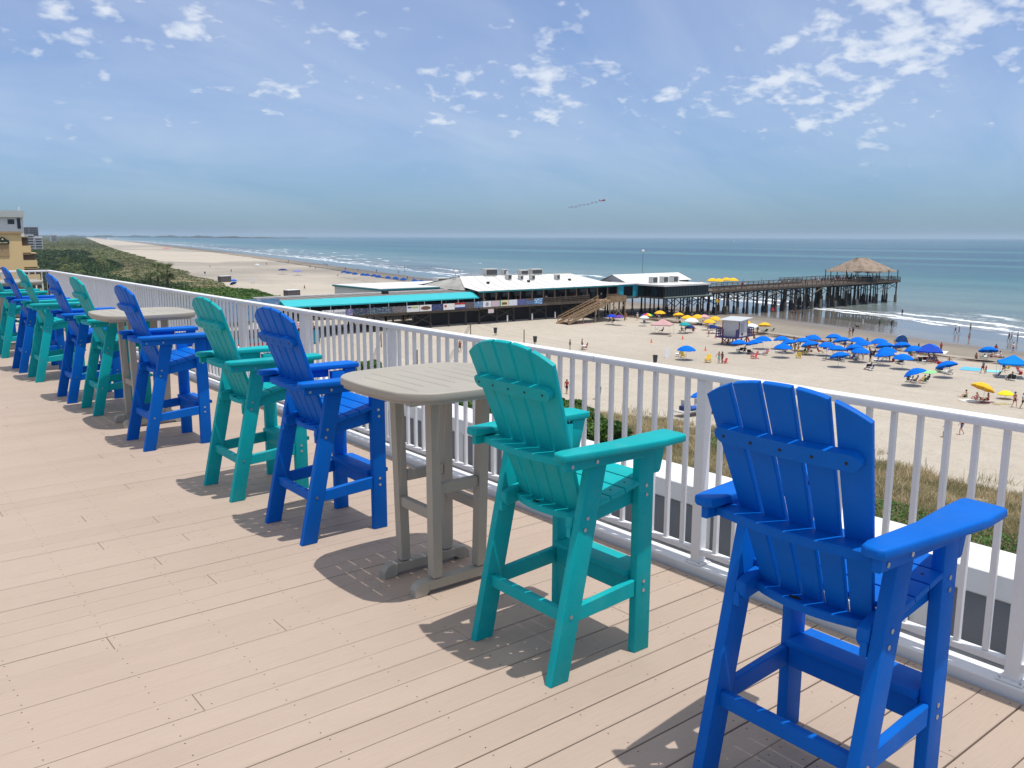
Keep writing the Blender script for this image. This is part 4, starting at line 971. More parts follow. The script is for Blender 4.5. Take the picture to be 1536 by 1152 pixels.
# sea-grape shrubs next to the hotel (several separate mounds)
def shrub(cx_, cy_, rx, ry, h, n, size, label, name='seagrape_shrub', m=LSH, group=None, seed=0, cat='shrub', topbias=.6):
    P = rng.normal(size=(n, 3)); P /= np.linalg.norm(P, axis=1)[:, None]; P[:, 2] = np.abs(P[:, 2])
    rad = rng.uniform(.55, 1, n)**.4; lump = 1+.22*lumps(P[:, 0]*9, P[:, 1]*9+P[:, 2]*5, 3., seed+5)*2
    P = P*(rad*lump)[:, None]
    Q = np.stack([P[:, 0]*rx, P[:, 1]*ry, P[:, 2]*h+.1], 1)
    q = leafquads(Q, size*rng.uniform(.7, 1.3, n)); z0 = G(cx_, cy_)
    root = empty(name, (cx_, cy_, z0), label, cat, group)
    o = qmesh('foliage', q, m); o.parent = root
    a = MB()
    for k in range(7):
        an = k*.9+seed; a.tube((0, 0, -.2), (math.cos(an)*rx*.6, math.sin(an)*ry*.6, h*.6), .06, .025, 5)
    a.build('stem', BARK, root)
    return root
sg = 'sea grape shrubs by the hotel'
for i, (px, py, rx, ry, h, l) in enumerate(((545, 565, 3.2, 3.2, 1.9, 'round green shrub alone on the sand behind the blue chair'), (655, 626, 4.2, 5, 2.7, 'broad green shrub behind the legs of the near table'), (745, 640, 4.0, 4.2, 2.8, 'dense green shrub directly behind the large teal chair'), (815, 652, 4.8, 4.6, 3.0, 'tall green shrub right of the large teal chair back'), (880, 662, 3.6, 3.6, 2.2, 'green shrub at the edge of the brown dune grass'), (850, 618, 2.6, 2.6, 1.0, 'small low green shrub at the sand edge right of the teal chair back'), (700, 640, 4.4, 4.4, 2.8, 'green shrub above the white coping left of the teal chair'))):
    p_ = on(px, py); shrub(p_.x, p_.y, rx, ry, h, int(2600*rx), .17, l, seed=i, group=sg)
# dune grass
def grass_patch(name, mask, x0, x1, y0, y1, n, h, wd, m, label=None, jitter=.5):
    x = rng.uniform(x0, x1, n); y = rng.uniform(y0, y1, n); k = mask(x, y); x, y = x[k], y[k]
    P = np.stack([x, y, gz(x, y)], 1); k = infrustum(P); P = P[k]; n = len(P)
    an = rng.uniform(0, 6.283, n); hh = h*rng.uniform(.5, 1.25, n)*(1+.5*lumps(P[:, 0], P[:, 1], 2.5, 3)); w_ = wd*rng.uniform(.6, 1.3, n)
    d = np.stack([np.cos(an), np.sin(an), np.zeros(n)], 1)*(w_[:, None]/2); ln = rng.normal(size=(n, 3))*(hh*jitter)[:, None]; ln[:, 2] = 0
    top = P+ln+np.array([0, 0, 1])*hh[:, None]
    q = np.stack([P-d-np.array([0, 0, .05]), P+d-np.array([0, 0, .05]), top+d*.35, top-d*.35], 1).reshape(-1, 3)
    o = qmesh(name, q, m); o['kind'] = 'stuff'; return o
def patchy(x, y, thr, s=6, seed=1): return lumps(x, y, s, seed) > thr
def dmask(x, y):
    xv = XVEG(y); e = xv-x+2.2*lumps(x, y, 3.5, 9)
    return (e > 0) & ~((lumps(x, y, 2.2, 21) > .33) & (e < 7)) & (y < 74)
grass_patch('dune_grass', dmask, 30, 67, 8, 76, 330000, .42, .045, LBR)
def smask(x, y): return (XVEG(y)-x+2*lumps(x, y, 3, 9) > -3.5) & (lumps(x, y, 1.4, 33) > .30) & (y < 80)
grass_patch('beach_grass_tufts', smask, 44, 70, 15, 80, 26000, .6, .05, LBR)
def gmask(x, y): return (x < 52.6-.17*np.maximum(y-18, 0)+1.5*lumps(x, y, 2.5, 4)) & (y < 36) | (patchy(x, y, .38, 3.5, 8) & (y < 70) & (y > 36) & (x < 58))
x = rng.uniform(36, 60, 150000); y = rng.uniform(8, 72, 150000); k = gmask(x, y); x, y = x[k], y[k]
P = np.stack([x, y, gz(x, y)+rng.uniform(.05, .45, len(x))], 1); P = P[infrustum(P)]
qmesh('ground_creeper', leafquads(P, .11*rng.uniform(.6, 1.3, len(P)), up=.8), LGR)['kind'] = 'stuff'
# seed heads on tall stalks at the sand edge
x = rng.uniform(60, 66, 110); y = rng.uniform(26, 62, 110); P = np.stack([x, y, gz(x, y)], 1); n = len(P)
top = P+np.stack([rng.normal(0, .15, n), rng.normal(0, .15, n), rng.uniform(.7, 1.2, n)], 1); d = np.array([.7, -.7, 0])*.02
q = np.concatenate([np.stack([P-d, P+d, top+d*.5, top-d*.5], 1).reshape(-1, 3)]); qmesh('sea_oats', q, LBR)['kind'] = 'stuff'
# hedge belt and coastal woodland north of the pier
def belt(name, x0f, x1f, ya, yb, n, h, size, m, lump_s, seed, powr=1.6):
    u = rng.uniform(0, 1, n); y = ya*(yb/ya)**(u) if ya > 0 else ya+(yb-ya)*u
    x = x0f(y)+(x1f(y)-x0f(y))*rng.uniform(0, 1, n); dist = np.hypot(x, y)
    L_ = lumps(x, y, lump_s, seed); L2 = lumps(x, y, lump_s*.35, seed+1); edge = np.clip((x1f(y)-x)/6, 0, 1)**.5
    hh = h*(.62+.5*L_+.35*L2)*edge*(1+0*dist); hh = np.maximum(hh, .15)
    z = gz(x, y)+hh*rng.uniform(.35, 1.0, n)**.5
    P = np.stack([x, y, z], 1); k = infrustum(P); P = P[k]; dist = dist[k]
    s_ = size*np.maximum(1, dist/420)*rng.uniform(.6, 1.3, len(P))
    o = qmesh(name, leafquads(P, s_, up=.5), m); o['kind'] = 'stuff'; return o
belt('seagrape_hedge', lambda y: np.maximum(XVEG(y)-70, 20), lambda y: XVEG(y)-2.5+2*np.sin(y*.13), 165, 262, 60000, 2.4, .34, LSH, 7, 2)
belt('woodland', lambda y: XVEG(y)-150, lambda y: XVEG(y)-26-8*np.sin(y*.021)-.035*(y-250), 262, 900, 150000, 4.6, .42, LWD, 6, 4)
belt('woodland', lambda y: XVEG(y)-900, lambda y: XVEG(y)-90-.05*y, 850, 7000, 90000, 6.0, .7, LWD, 22, 6)
belt('dune_scrub', lambda y: XVEG(y)-60-.05*y, lambda y: XVEG(y)-2+3*np.sin(y*.06), 255, 7500, 80000, 1.1, .42, leafmat('olive_scrub', (104, 110, 70), (132, 132, 92), (80, 94, 58), sc=.04), 14, 11)
# cabbage palms standing out of the wood
def make_palm(label, h=4.4):
    root = empty('palm_tree', (0, 0, 0), label, 'palm tree', 'cabbage palms above the scrub')
    a = MB(); ps_ = [(0, 0, -.5), (.08, .03, h*.4), (.05, .1, h*.8), (.1, .1, h)]
    for p0, p1, r_, r2 in zip(ps_, ps_[1:], (.24, .2, .17), (.2, .17, .15)): a.tube(p0, p1, r_, r2, 8)
    a.build('trunk', BARK, root)
    qs = []
    for k in range(46):
        an = rng.uniform(0, 6.28); el = rng.uniform(-.9, 1.2); L = rng.uniform(1.4, 2.2); c0 = np.array([.1, .1, h]); prev = c0; dirv = np.array([math.cos(an)*math.cos(el), math.sin(an)*math.cos(el), math.sin(el)]); side = np.array([-math.sin(an), math.cos(an), 0])
        tip = c0+dirv*L*.55
        for j in range(11):
            b_ = (j-5)/5*1.1; dd = dirv*math.cos(b_)+side*math.sin(b_); dd = dd-np.array([0, 0, .35]); e_ = tip+dd*L*.6
            w_ = side*.035; qs += [tip-w_, tip+w_, e_+w_*.4, e_-w_*.4]
        w_ = side*.025; qs += [c0-w_, c0+w_, tip+w_, tip-w_]
    o = qmesh('crown', np.array(qs), LPALM); o.parent = root
    return root
pl = [(151, 400, 'palm with pale dead fronds rising in the middle of the dark wood', 1.15), (158, 404, 'shorter palm leaning against the tallest palm in the wood', .9), (100, 414, 'pale fronded palm near the left end of the wood', 1.1), (238, 430, 'dark round palm beside the light trunk near the green hedge', 1.1), (252, 432, 'palm with a bright bare trunk at the wood edge', 1.05), (118, 421, 'low palm just above the railing corner', .9), (228, 428, 'palm third from the hedge end of the wood', .85), (208, 430, 'small palm half sunk in the scrub', .8)]
pt = None
for i, (px, py, l, sc_) in enumerate(pl):
    p_ = on(px, py+11); p_.z += .3
    if pt is None: pt = make_palm(l); pt.location = p_; pt.scale = (sc_*1.5,)*3
    else: dup(pt, p_, l, rz=i*1.3, sc=sc_*1.5)
# ------------------------------------------------------------------ hotel and towers on the left
BEIGE = mat('beige_stucco', (232, 200, 146), .8, var=.08, vscale=.15)
BEIGED = mat('tan_stucco', (176, 148, 110), .8)
bh = empty('beige_hotel', (28, 192, 0), 'beige stucco hotel with dark balcony openings at its seaward end', 'hotel')
def relb(root, mb, name, m, parent=None, **k):
    L = root.location; mb.v = [(x-L.x, y-L.y, z-L.z) for x, y, z in mb.v]; o = mb.build(name, m, parent or root, **k); return o
XE = 31.0
relb(bh, MB().box(-25, XE-.5, 192, 215, 0, 18.3), 'wall', BEIGE)
relb(bh, MB().box(-25.2, XE-.3, 191.7, 215.2, 18.31, 18.75), 'roof_edge', BEIGED)
for k, (z0, z1, xw) in enumerate(((16.0, 17.5, 1.0), (13.2, 14.3, 1.9), (10.4, 11.5, 2.2), (7.5, 8.6, 2.3), (4.6, 5.7, 2.3))):
    relb(bh, MB().box(XE-.49, XE+xw, 192.2, 213, z0-1.65, z0), 'balcony', BEIGE)
    relb(bh, MB().box(XE-.49, XE+xw-.25, 192.6, 212.6, z0+.001, z1+.15), 'balcony_recess', mat('recess_brown', (96, 78, 66), .9))
    relb(bh, MB().box(XE-.49, XE+xw, 192.2, 213, z1+.151, z1+.35) if k else MB().box(XE-.49, XE+.6, 192.2, 213, z1+.151, z1+.3), 'slab', BEIGE)
relb(bh, MB().box(26.3, 28.2, 191.88, 191.98, 14.0, 16.2), 'wall_panel', BEIGED)
sg_ = relb(bh, MB().board([(26.1, 16.3), (28.3, 16.3), (28.3, 17.0), (27.9, 17.2), (27.6, 17.55), (27.2, 17.7), (26.8, 17.55), (26.5, 17.2), (26.1, 17.0)], (0, 191.70, 0), (1, 0, 0), (0, 0, 1), (0, 1, 0), .15), 'sign_board', mat('dark_green_sign', (24, 44, 34), .6))
relb(bh, MB().ball((27.2, 191.62, 17.2), .2, 8).box(26.4, 28.0, 191.64, 191.69, 16.5, 16.7), 'sign_emblem', mat('pale_gold', (190, 180, 140), .6), sg_)
wt = empty('white_tower', (30, 240, 0), 'white building with grey roof band rising behind the beige hotel', 'building')
relb(wt, MB().box(0, 38.8, 240, 262, 0, 22.3), 'wall', WHITE); relb(wt, MB().box(-1, 39.1, 239.2, 262.6, 22.31, 23.9), 'roof_band', mat('pale_grey_band', (190, 196, 192), .7))
for x0, x1, z0, z1 in ((35.5, 36.9, 20.7, 21.8), (37.5, 38.2, 19.6, 22.1)): relb(wt, MB().box(x0, x1, 239.9, 239.98, z0, z1), 'window', GLASS)
relb(wt, MB().box(31, 33.1, 239.9, 239.98, 18.7, 21.6), 'window', GLASS)
relb(wt, MB().tube((38.2, 240.5, 23.9), (38.2, 240.5, 24.9), .12, .12, 6), 'roof_pole', WHITE)
CON1, CON2 = mat('condo_grey', (150, 146, 150), .8, var=.2, vscale=.1), mat('condo_white', (206, 208, 208), .8)
for i, (px, D, w_, z1, m_, l) in enumerate(((50, 1500, 9, 29, CON1, 'grey condominium tower nearest the white building'), (60, 1500, 9, 30, CON1, 'grey condominium tower in the middle of the distant cluster'), (71, 1500, 11, 30.5, CON1, 'wide grey condominium at the right of the distant cluster'), (64, 1150, 10, 19, CON2, 'pale blue-white block in front of the grey condominiums'), (77, 1150, 9, 17, CON2, 'small pale block at the right foot of the grey condominiums'), (100, 2600, 7, 20, CON2, 'tiny pale block on the skyline past the condominiums'), (57, 1100, 8, 18.5, CON2, 'low pinkish block at the foot of the grey towers'))):
    dv = cf+cr*((px-CX)/FPX); dv.z = 0; dv.normalize(); p_ = dv*D; W_m = w_/FPX*D
    root = empty('condominium', (p_.x, p_.y, 0), l, 'tower block', 'distant apartment blocks'); 
    MB().box(-W_m/2, W_m/2, 0, 18, 0, z1).build('wall', m_, root)
    for q in range(int(z1/3)):
        MB().box(-W_m/2+.6, W_m/2-.6, -.4, -.02, q*3+1.2, q*3+2.6).build('window_band', GLASS, root)
# utility pole in front of the hotel
up_ = empty('utility_pole', (29.0, 150, 0), 'dark utility pole with crossarm in front of the beige hotel', 'utility pole')
dv = cf+cr*((13-CX)/FPX); dv.z = 0; dv.normalize(); up_.location = tuple(dv*120)
MB().tube((0, 0, 0), (0, 0, 14.6), .16, .12, 8).build('pole', PILE, up_); MB().box(-.9, .9, -.06, .06, 14.0, 14.15).build('crossarm', PILE, up_); MB().tube((.3, .2, 13.0), (.3, .2, 13.8), .2, .2, 8).build('transformer', GALV, up_)
# grey storage boxes on the sand
def bigbox(px, py, L, W, h, label, rz):
    p_ = on(px, py); root = empty('storage_box', (p_.x, p_.y, p_.z), label, 'storage box', rz=rz)
    MB().box(-L/2, L/2, -W/2, W/2, 0, h, .03).build('body', mat('box_grey', (96, 90, 90), .8, var=.2), root); MB().box(-L/2-.1, L/2+.1, -W/2-.1, W/2+.1, h+.001, h+.12, .02).build('lid', WHITE, root)
    for k in range(5): MB().box(-L/2+L*(k+.5)/5-.03, -L/2+L*(k+.5)/5+.03, -W/2-.02, -W/2-.001, 0, h).build('batten', DARKHOLE, root)
bigbox(337, 423, 4.6, 2.4, 2.3, 'grey storage box with white top beside two stacked blue umbrellas', R(15)); bigbox(438, 444, 4.4, 2.4, 1.8, 'grey storage box with white top at the hedge tip by the pier', R(10))
# ------------------------------------------------------------------ people
def person_mesh(pose):
    """skeleton joints -> one continuous skinned body; returns (mesh, list of clothing builders)"""
    J = {}
    if pose in ('stand', 'walk', 'reach'):
        s_ = .28 if pose == 'walk' else .07
        J = dict(pel=(0, 0, .95), spi=(0, 0, 1.15), che=(.01, 0, 1.33), nec=(.02, 0, 1.50), hed=(.03, 0, 1.60), top=(.03, 0, 1.70),
                 hL=(0, .09, .90), kL=(s_*.75, .10, .50), aL=(s_*.55 if pose != 'walk' else .22, .10, .09), tL=(s_+.16, .11, .03),
                 hR=(0, -.09, .90), kR=(-s_*.15+.02, -.10, .50), aR=(-s_, -.10, .10), tR=(-s_+.14, -.11, .03),
                 sL=(0, .17, 1.42), eL=(-.10, .24, 1.16), wL=(.02, .26, .93), sR=(0, -.17, 1.42), eR=(.04, -.24, 1.15), wR=(.18, -.24, .96))
        if pose == 'reach': J['eR'] = (.10, -.30, 1.25); J['wR'] = (.30, -.34, 1.15); J['eL'] = (-.05, .33, 1.2); J['wL'] = (-.02, .42, 1.0)
    elif pose == 'sit':    # in a low beach chair, leaning back
        J = dict(pel=(0, 0, .34), spi=(-.10, 0, .52), che=(-.19, 0, .70), nec=(-.25, 0, .86), hed=(-.25, 0, .96), top=(-.25, 0, 1.06),
                 hL=(.04, .10, .33), kL=(.42, .13, .48), aL=(.62, .13, .10), tL=(.76, .14, .05), hR=(.04, -.10, .33), kR=(.44, -.12, .45), aR=(.70, -.12, .09), tR=(.84, -.13, .05),
                 sL=(-.20, .17, .79), eL=(-.08, .25, .55), wL=(.14, .20, .50), sR=(-.20, -.17, .79), eR=(-.06, -.25, .56), wR=(.15, -.22, .52))
    elif pose == 'ground':
        J = dict(pel=(0, 0, .13), spi=(-.03, 0, .33), che=(-.03, 0, .52), nec=(.0, 0, .68), hed=(.04, 0, .78), top=(.04, 0, .88),
                 hL=(.06, .09, .13), kL=(.40, .14, .42), aL=(.60, .12, .09), tL=(.74, .13, .04), hR=(.06, -.09, .13), kR=(.46, -.12, .10), aR=(.88, -.12, .09), tR=(.94, -.13, .2),
                 sL=(-.03, .17, .61), eL=(.12, .22, .40), wL=(.34, .17, .40), sR=(-.03, -.17, .61), eR=(-.18, -.20, .36), wR=(-.24, -.22, .08))
    elif pose == 'lie':
        J = dict(pel=(0, 0, .14), spi=(-.20, 0, .14), che=(-.38, 0, .15), nec=(-.55, 0, .17), hed=(-.66, 0, .19), top=(-.76, 0, .19),
                 hL=(.06, .09, .13), kL=(.46, .12, .26), aL=(.84, .12, .10), tL=(.90, .13, .22), hR=(.06, -.09, .13), kR=(.48, -.12, .12), aR=(.88, -.13, .10), tR=(.93, -.14, .22),
                 sL=(-.46, .17, .14), eL=(-.34, .32, .10), wL=(-.12, .36, .08), sR=(-.46, -.17, .14), eR=(-.62, -.34, .12), wR=(-.74, -.16, .12))
    edges = [('pel', 'spi'), ('spi', 'che'), ('che', 'nec'), ('nec', 'hed'), ('hed', 'top'), ('pel', 'hL'), ('hL', 'kL'), ('kL', 'aL'), ('aL', 'tL'), ('pel', 'hR'), ('hR', 'kR'), ('kR', 'aR'), ('aR', 'tR'),
             ('che', 'sL'), ('sL', 'eL'), ('eL', 'wL'), ('che', 'sR'), ('sR', 'eR'), ('eR', 'wR')]
    rad = dict(pel=(.125, .10), spi=(.115, .085), che=(.13, .10), nec=(.055, .055), hed=(.085, .09), top=(.06, .065), hL=.085, kL=.055, aL=.038, tL=.035, hR=.085, kR=.055, aR=.038, tR=.035, sL=.055, eL=.038, wL=.026, sR=.055, eR=.038, wR=.026)
    names = list(J); me = bpy.data.meshes.new('pm'); me.from_pydata([J[k] for k in names], [(names.index(a), names.index(b)) for a, b in edges], [])
    ob = bpy.data.objects.new('pm', me); COL.objects.link(ob)
    md = ob.modifiers.new('s', 'SKIN'); md.use_smooth_shade = True
    for i, k in enumerate(names):
        r_ = rad[k]; me.skin_vertices[0].data[i].radius = r_ if isinstance(r_, tuple) else (r_, r_); me.skin_vertices[0].data[i].use_root = (k == 'pel')
    sb = ob.modifiers.new('b', 'SUBSURF'); sb.levels = 1; sb.render_levels = 1
    dg = bpy.context.evaluated_depsgraph_get(); out = bpy.data.meshes.new_from_object(ob.evaluated_get(dg)); bpy.data.objects.remove(ob)
    # hands: palm, four fingers and a thumb; nose
    bm = bmesh.new(); bm.from_mesh(out)
    h = MB()
    for sgn, e, w_ in ((1, 'eL', 'wL'), (-1, 'eR', 'wR')):
        W_ = Vector(J[w_]); d_ = (W_-Vector(J[e])).normalized(); sd_ = d_.cross(Vector((0, 0, 1))); sd_ = sd_.normalized() if sd_.length > .1 else Vector((1, 0, 0)); nn = sd_.cross(d_)
        h.beam(W_-d_*.02, W_+d_*.085, .075, .028, .008, up=nn)
        for k, L_ in enumerate((.062, .074, .07, .055)): 
            b0 = W_+d_*.08+sd_*(-.03+.02*k); h.tube(b0, b0+d_*L_*.55-nn*.004, .009, .008, 5); h.tube(b0+d_*L_*.55-nn*.004, b0+d_*L_-nn*.02, .008, .006, 5)
        b0 = W_+d_*.03+sd_*.035; h.tube(b0, b0+d_*.03+sd_*.03, .011, .009, 5); h.tube(b0+d_*.03+sd_*.03, b0+d_*.06+sd_*.035, .009, .007, 5)
    H = Vector(J['hed']); T = (Vector(J['top'])-H).normalized(); F = Vector((1, 0, 0)) if pose != 'lie' else Vector((0, 0, 1)); 
    h.beam(H+F*.075+T*.0, H+F*.105-T*.012, .022, .035, .004)
    for sgn in (1, -1): h.ball(H+Vector((0, sgn*.088, 0)), .02, 6)
    for v_ in [0]:
        b0 = len(bm.verts); vs = [bm.verts.new(v) for v in h.v]; 
        for f_ in h.f:
            try: bm.faces.new([vs[i] for i in f_])
            except ValueError: pass
    bm.to_mesh(out); bm.free(); out.polygons.foreach_set('use_smooth', np.ones(len(out.polygons), dtype=bool)); out.name = 'person'
    out.materials.clear(); out.materials.append(SKINA)
    # clothing: trunks (hips + thighs) and a top
    def seg(m_, a, b, ra, rb, n=9): m_.tube(a, b, ra, rb, n)
    tr = MB(); P_ = Vector(J['pel']); Sp = Vector(J['spi'])
    seg(tr, P_+(P_-Sp)*.25, P_+(Sp-P_)*.35, .155, .135)
    for s_ in 'LR':
        a = Vector(J['h'+s_]); b = Vector(J['k'+s_]); tr_ = a+(b-a)*.55; seg(tr, a+(P_-a)*.3, tr_, .105, .085)
    tp = MB(); C = Vector(J['che']); N_ = Vector(J['nec']); seg(tp, P_+(Sp-P_)*.25, Sp, .14, .13); seg(tp, Sp, C, .13, .155); seg(tp, C, C+(N_-C)*.6, .155, .08)
    for s_ in 'LR':
        a = Vector(J['s'+s_]); b = Vector(J['e'+s_]); seg(tp, C+(a-C)*.4+(N_-C)*.25, a, .08, .068); seg(tp, a, a+(b-a)*.55, .066, .056)
    bk = MB(); seg(bk, C-(N_-C)*.2, C+(N_-C)*.15, .148, .15)
    hr = MB(); hr.ball(H+T*.035-F*.018, .108, 10); 
    hr2 = MB(); hr2.ball(H+T*.035-F*.02, .11, 10); hr2.ball(H-T*.06-F*.075, .075, 8, (1, 1, 1))
    ht = MB(); ax = H+T*.07; ht.tube(ax, ax+T*.015, .19, .19, 12); ht.tube(ax+T*.014, ax+T*.09, .10, .085, 10)
    def m2(mb, nm):
        o = mb.build(nm, CLOTH['navy'], smooth=60); me_ = o.data; bpy.data.objects.remove(o); return me_
    return dict(body=out, shorts=m2(tr, 'shorts'), shirt=m2(tp, 'shirt'), bikini=m2(bk, 'bikini_top'), hair=m2(hr, 'hair'), longhair=m2(hr2, 'hair'), hat=m2(ht, 'sun_hat'))
PEO = {p: person_mesh(p) for p in ('stand', 'walk', 'reach', 'sit', 'ground', 'lie')}
def put(me, name, m, parent):
    o = bpy.data.objects.new(name, me); COL.objects.link(o); o.parent = parent
    if o.material_slots: o.material_slots[0].link = 'OBJECT'; o.material_slots[0].material = m
    return o
SK = dict(a=SKINA, b=SKINB, c=SKINC)
def person(loc, pose, rz, label, skin='b', shorts='navy', top=None, hair='hair', hc=0, sc=1., hat=None, group='people on the beach'):
    P_ = PEO[pose]
    o = bpy.data.objects.new('person', P_['body']); COL.objects.link(o); o.location = loc; o.rotation_euler = (0, 0, rz); o.scale = (sc,)*3
    o.material_slots[0].link = 'OBJECT'; o.material_slots[0].material = SK[skin]
    if shorts: put(P_['shorts'], 'shorts', CLOTH[shorts], o)
    if top: 
        if top.startswith('b:'): put(P_['bikini'], 'bikini_top', CLOTH[top[2:]], o)
        else: put(P_['shirt'], 'shirt', CLOTH[top], o)
    put(P_[hair], 'hair', HAIRL if hc else HAIR, o)
    if hat: put(P_['hat'], 'sun_hat', CLOTH[hat], o)
    return tag(o, label, 'person', group)
def per(px, py, *a, **k): return person(on(px, py), *a, **k)
PI = math.pi
per(855, 525, 'stand', 2.5, 'person in dark green clothes standing beside the small beach table', 'b', 'green', 'green')
per(873, 524, 'stand', -.6, 'bare-chested person standing behind the small beach table', 'b', 'navy')
per(879, 524, 'sit', 2.8, 'person in red seated at the small table on open sand', 'b', 'red', 'red')
per(850, 591, 'walk', .6, 'person in red shirt walking on the sand above the green shrubs', 'b', 'navy', 'red')
per(1418, 656, 'walk', 2.2, 'person partly hidden behind a white baluster walking with a dark bag', 'b', 'black')
per(1442, 652, 'walk', 2.4, 'person in blue shorts walking just below the top rail at right', 'a', 'blue', 'maroon')
per(1521, 611, 'walk', -2.2, 'person in dark red bikini walking near the right photo edge', 'a', 'maroon', 'b:maroon', 'longhair')
per(1534, 613, 'walk', -2.0, 'person in black and white swimsuit at the right photo edge', 'b', 'black', 'white', 'longhair')
per(1449, 596, 'ground', 2.4, 'person with bare back seated left of the tilted yellow umbrella', 'a', 'green')
per(1465, 600, 'ground', 1.2, 'fair-haired person seated on a towel below the tilted yellow umbrella', 'a', 'pink', 'b:pink', 'longhair', 1)
per(1473, 600, 'lie', .7, 'person lying on a towel below the tilted yellow umbrella', 'b', 'black')
per(1482, 601, 'ground', 2.6, 'tan person seated with back turned below the tilted yellow umbrella', 'b', 'maroon')
per(1474, 560, 'walk', 1.2, 'person in maroon shorts walking past the turquoise towels', 'b', 'maroon', 'grey')
per(1478.5, 560, 'stand', 1.2, 'child in red beside the walking person near the turquoise towels', 'b', 'red', 'red', sc=.62)
per(1078, 545, 'reach', .4, 'bare-chested person in mint shorts standing by the red child chair', 'b', 'mint')
per(1083, 545, 'stand', 2.9, 'tan person with long hair standing close to the one in mint shorts', 'c', 'maroon', 'b:maroon', 'longhair')
per(1433, 500, 'walk', 2., 'person in white shirt walking on the wet sand', 'b', 'navy', 'white')
per(1438.5, 501, 'walk', 2., 'person in pink beside the one in white shirt on the wet sand', 'b', 'pink', 'pink', 'longhair', sc=.85)
per(1455.5, 497, 'reach', 1.4, 'person with arms out wading in the thin wash', 'b', 'green', sc=.95)
per(1453, 511, 'stand', 2.8, 'child in red trunks standing at the edge of the wash', 'a', 'red', sc=.8)
per(1513, 512, 'walk', 2.2, 'person in navy shorts strolling at the far right of the wet sand', 'b', 'navy', 'grey')
per(1517, 512, 'walk', 2.2, 'person in white shirt strolling at the far right of the wet sand', 'a', 'beige', 'white')
per(1526, 512, 'stand', 2., 'bare-chested person nearest the right edge on the wet sand', 'b', 'beige')
per(1319, 491, 'walk', 2.8, 'dark figure walking in the wash left of another lone wader', 'c', 'black', 'green')
per(1337, 492, 'walk', .2, 'lone dark wader standing in the wash below the pier head', 'c', 'navy', 'black')
per(1353, 474, 'stand', 2.8, 'dark figure knee deep beside the white breaking wave', 'c', 'black', 'black')
per(1294, 492, 'walk', 2.4, 'person in white hat walking beside a small dog on the wet sand', 'a', 'white', 'white', hat='white')
for i, px in enumerate((1188, 1193, 1198, 1203)): per(px, 474+.3*i, 'stand', i*1.1, ('bather leftmost of four wading near the pier piles', 'second of four bathers wading near the pier piles', 'third of four bathers wading near the pier piles', 'bather rightmost and apart of four near the pier piles')[i], 'bcbc'[i], ('navy', 'black', 'red', 'navy')[i])
per(1063, 505, 'stand', 2., 'person in white shirt and red shorts left of the lifeguard tower', 'a', 'red', 'white', hc=1)
per(956, 481, 'stand', 1., 'person in pale clothes standing left of the rainbow umbrella', 'a', 'beige', 'white', hat='white')
per(939, 480, 'walk', 1., 'tan person standing behind the purple umbrella', 'b', 'orange')
per(681, 487, 'walk', .6, 'person in yellow walking in front of the black skirting', 'a', 'yellow', 'yellow'); per(685, 487, 'walk', .6, 'person in tan walking close behind the one in yellow', 'b', 'beige', 'yellow')
per(606, 480, 'stand', 1.8, 'person in white shirt standing in the shade under the pier', 'b', 'black', 'white'); per(612, 481, 'stand', 1., 'person in dark clothes standing in the shade under the pier', 'c', 'navy', 'black')
per(561, 502, 'walk', 1.2, 'person in black seen between balusters near the pier', 'b', 'black', 'black'); per(571, 501, 'sit', 1.2, 'person in blue seated between balusters near the pier', 'a', 'blue', 'blue')
per(493, 505, 'walk', .2, 'person in black and white seen through the white balusters', 'b', 'black', 'white'); per(500, 503, 'stand', 2.2, 'person in dark clothes right of the teal kiosk', 'c', 'black', 'navy')
per(551, 590, 'walk', 1.4, 'small figure beside the brown post behind the balusters', 'b', 'maroon', 'navy')
per(690, 528, 'walk', 1.4, 'person in red shirt seen just left of the teal chair back', 'b', 'black', 'red')
per(1190.5, 520, 'stand', 2.6, 'tan person standing behind the crowd of blue umbrellas', 'b', 'black'); per(1222, 517, 'reach', 2.2, 'person with bent arms standing among blue umbrellas', 'b', 'navy')
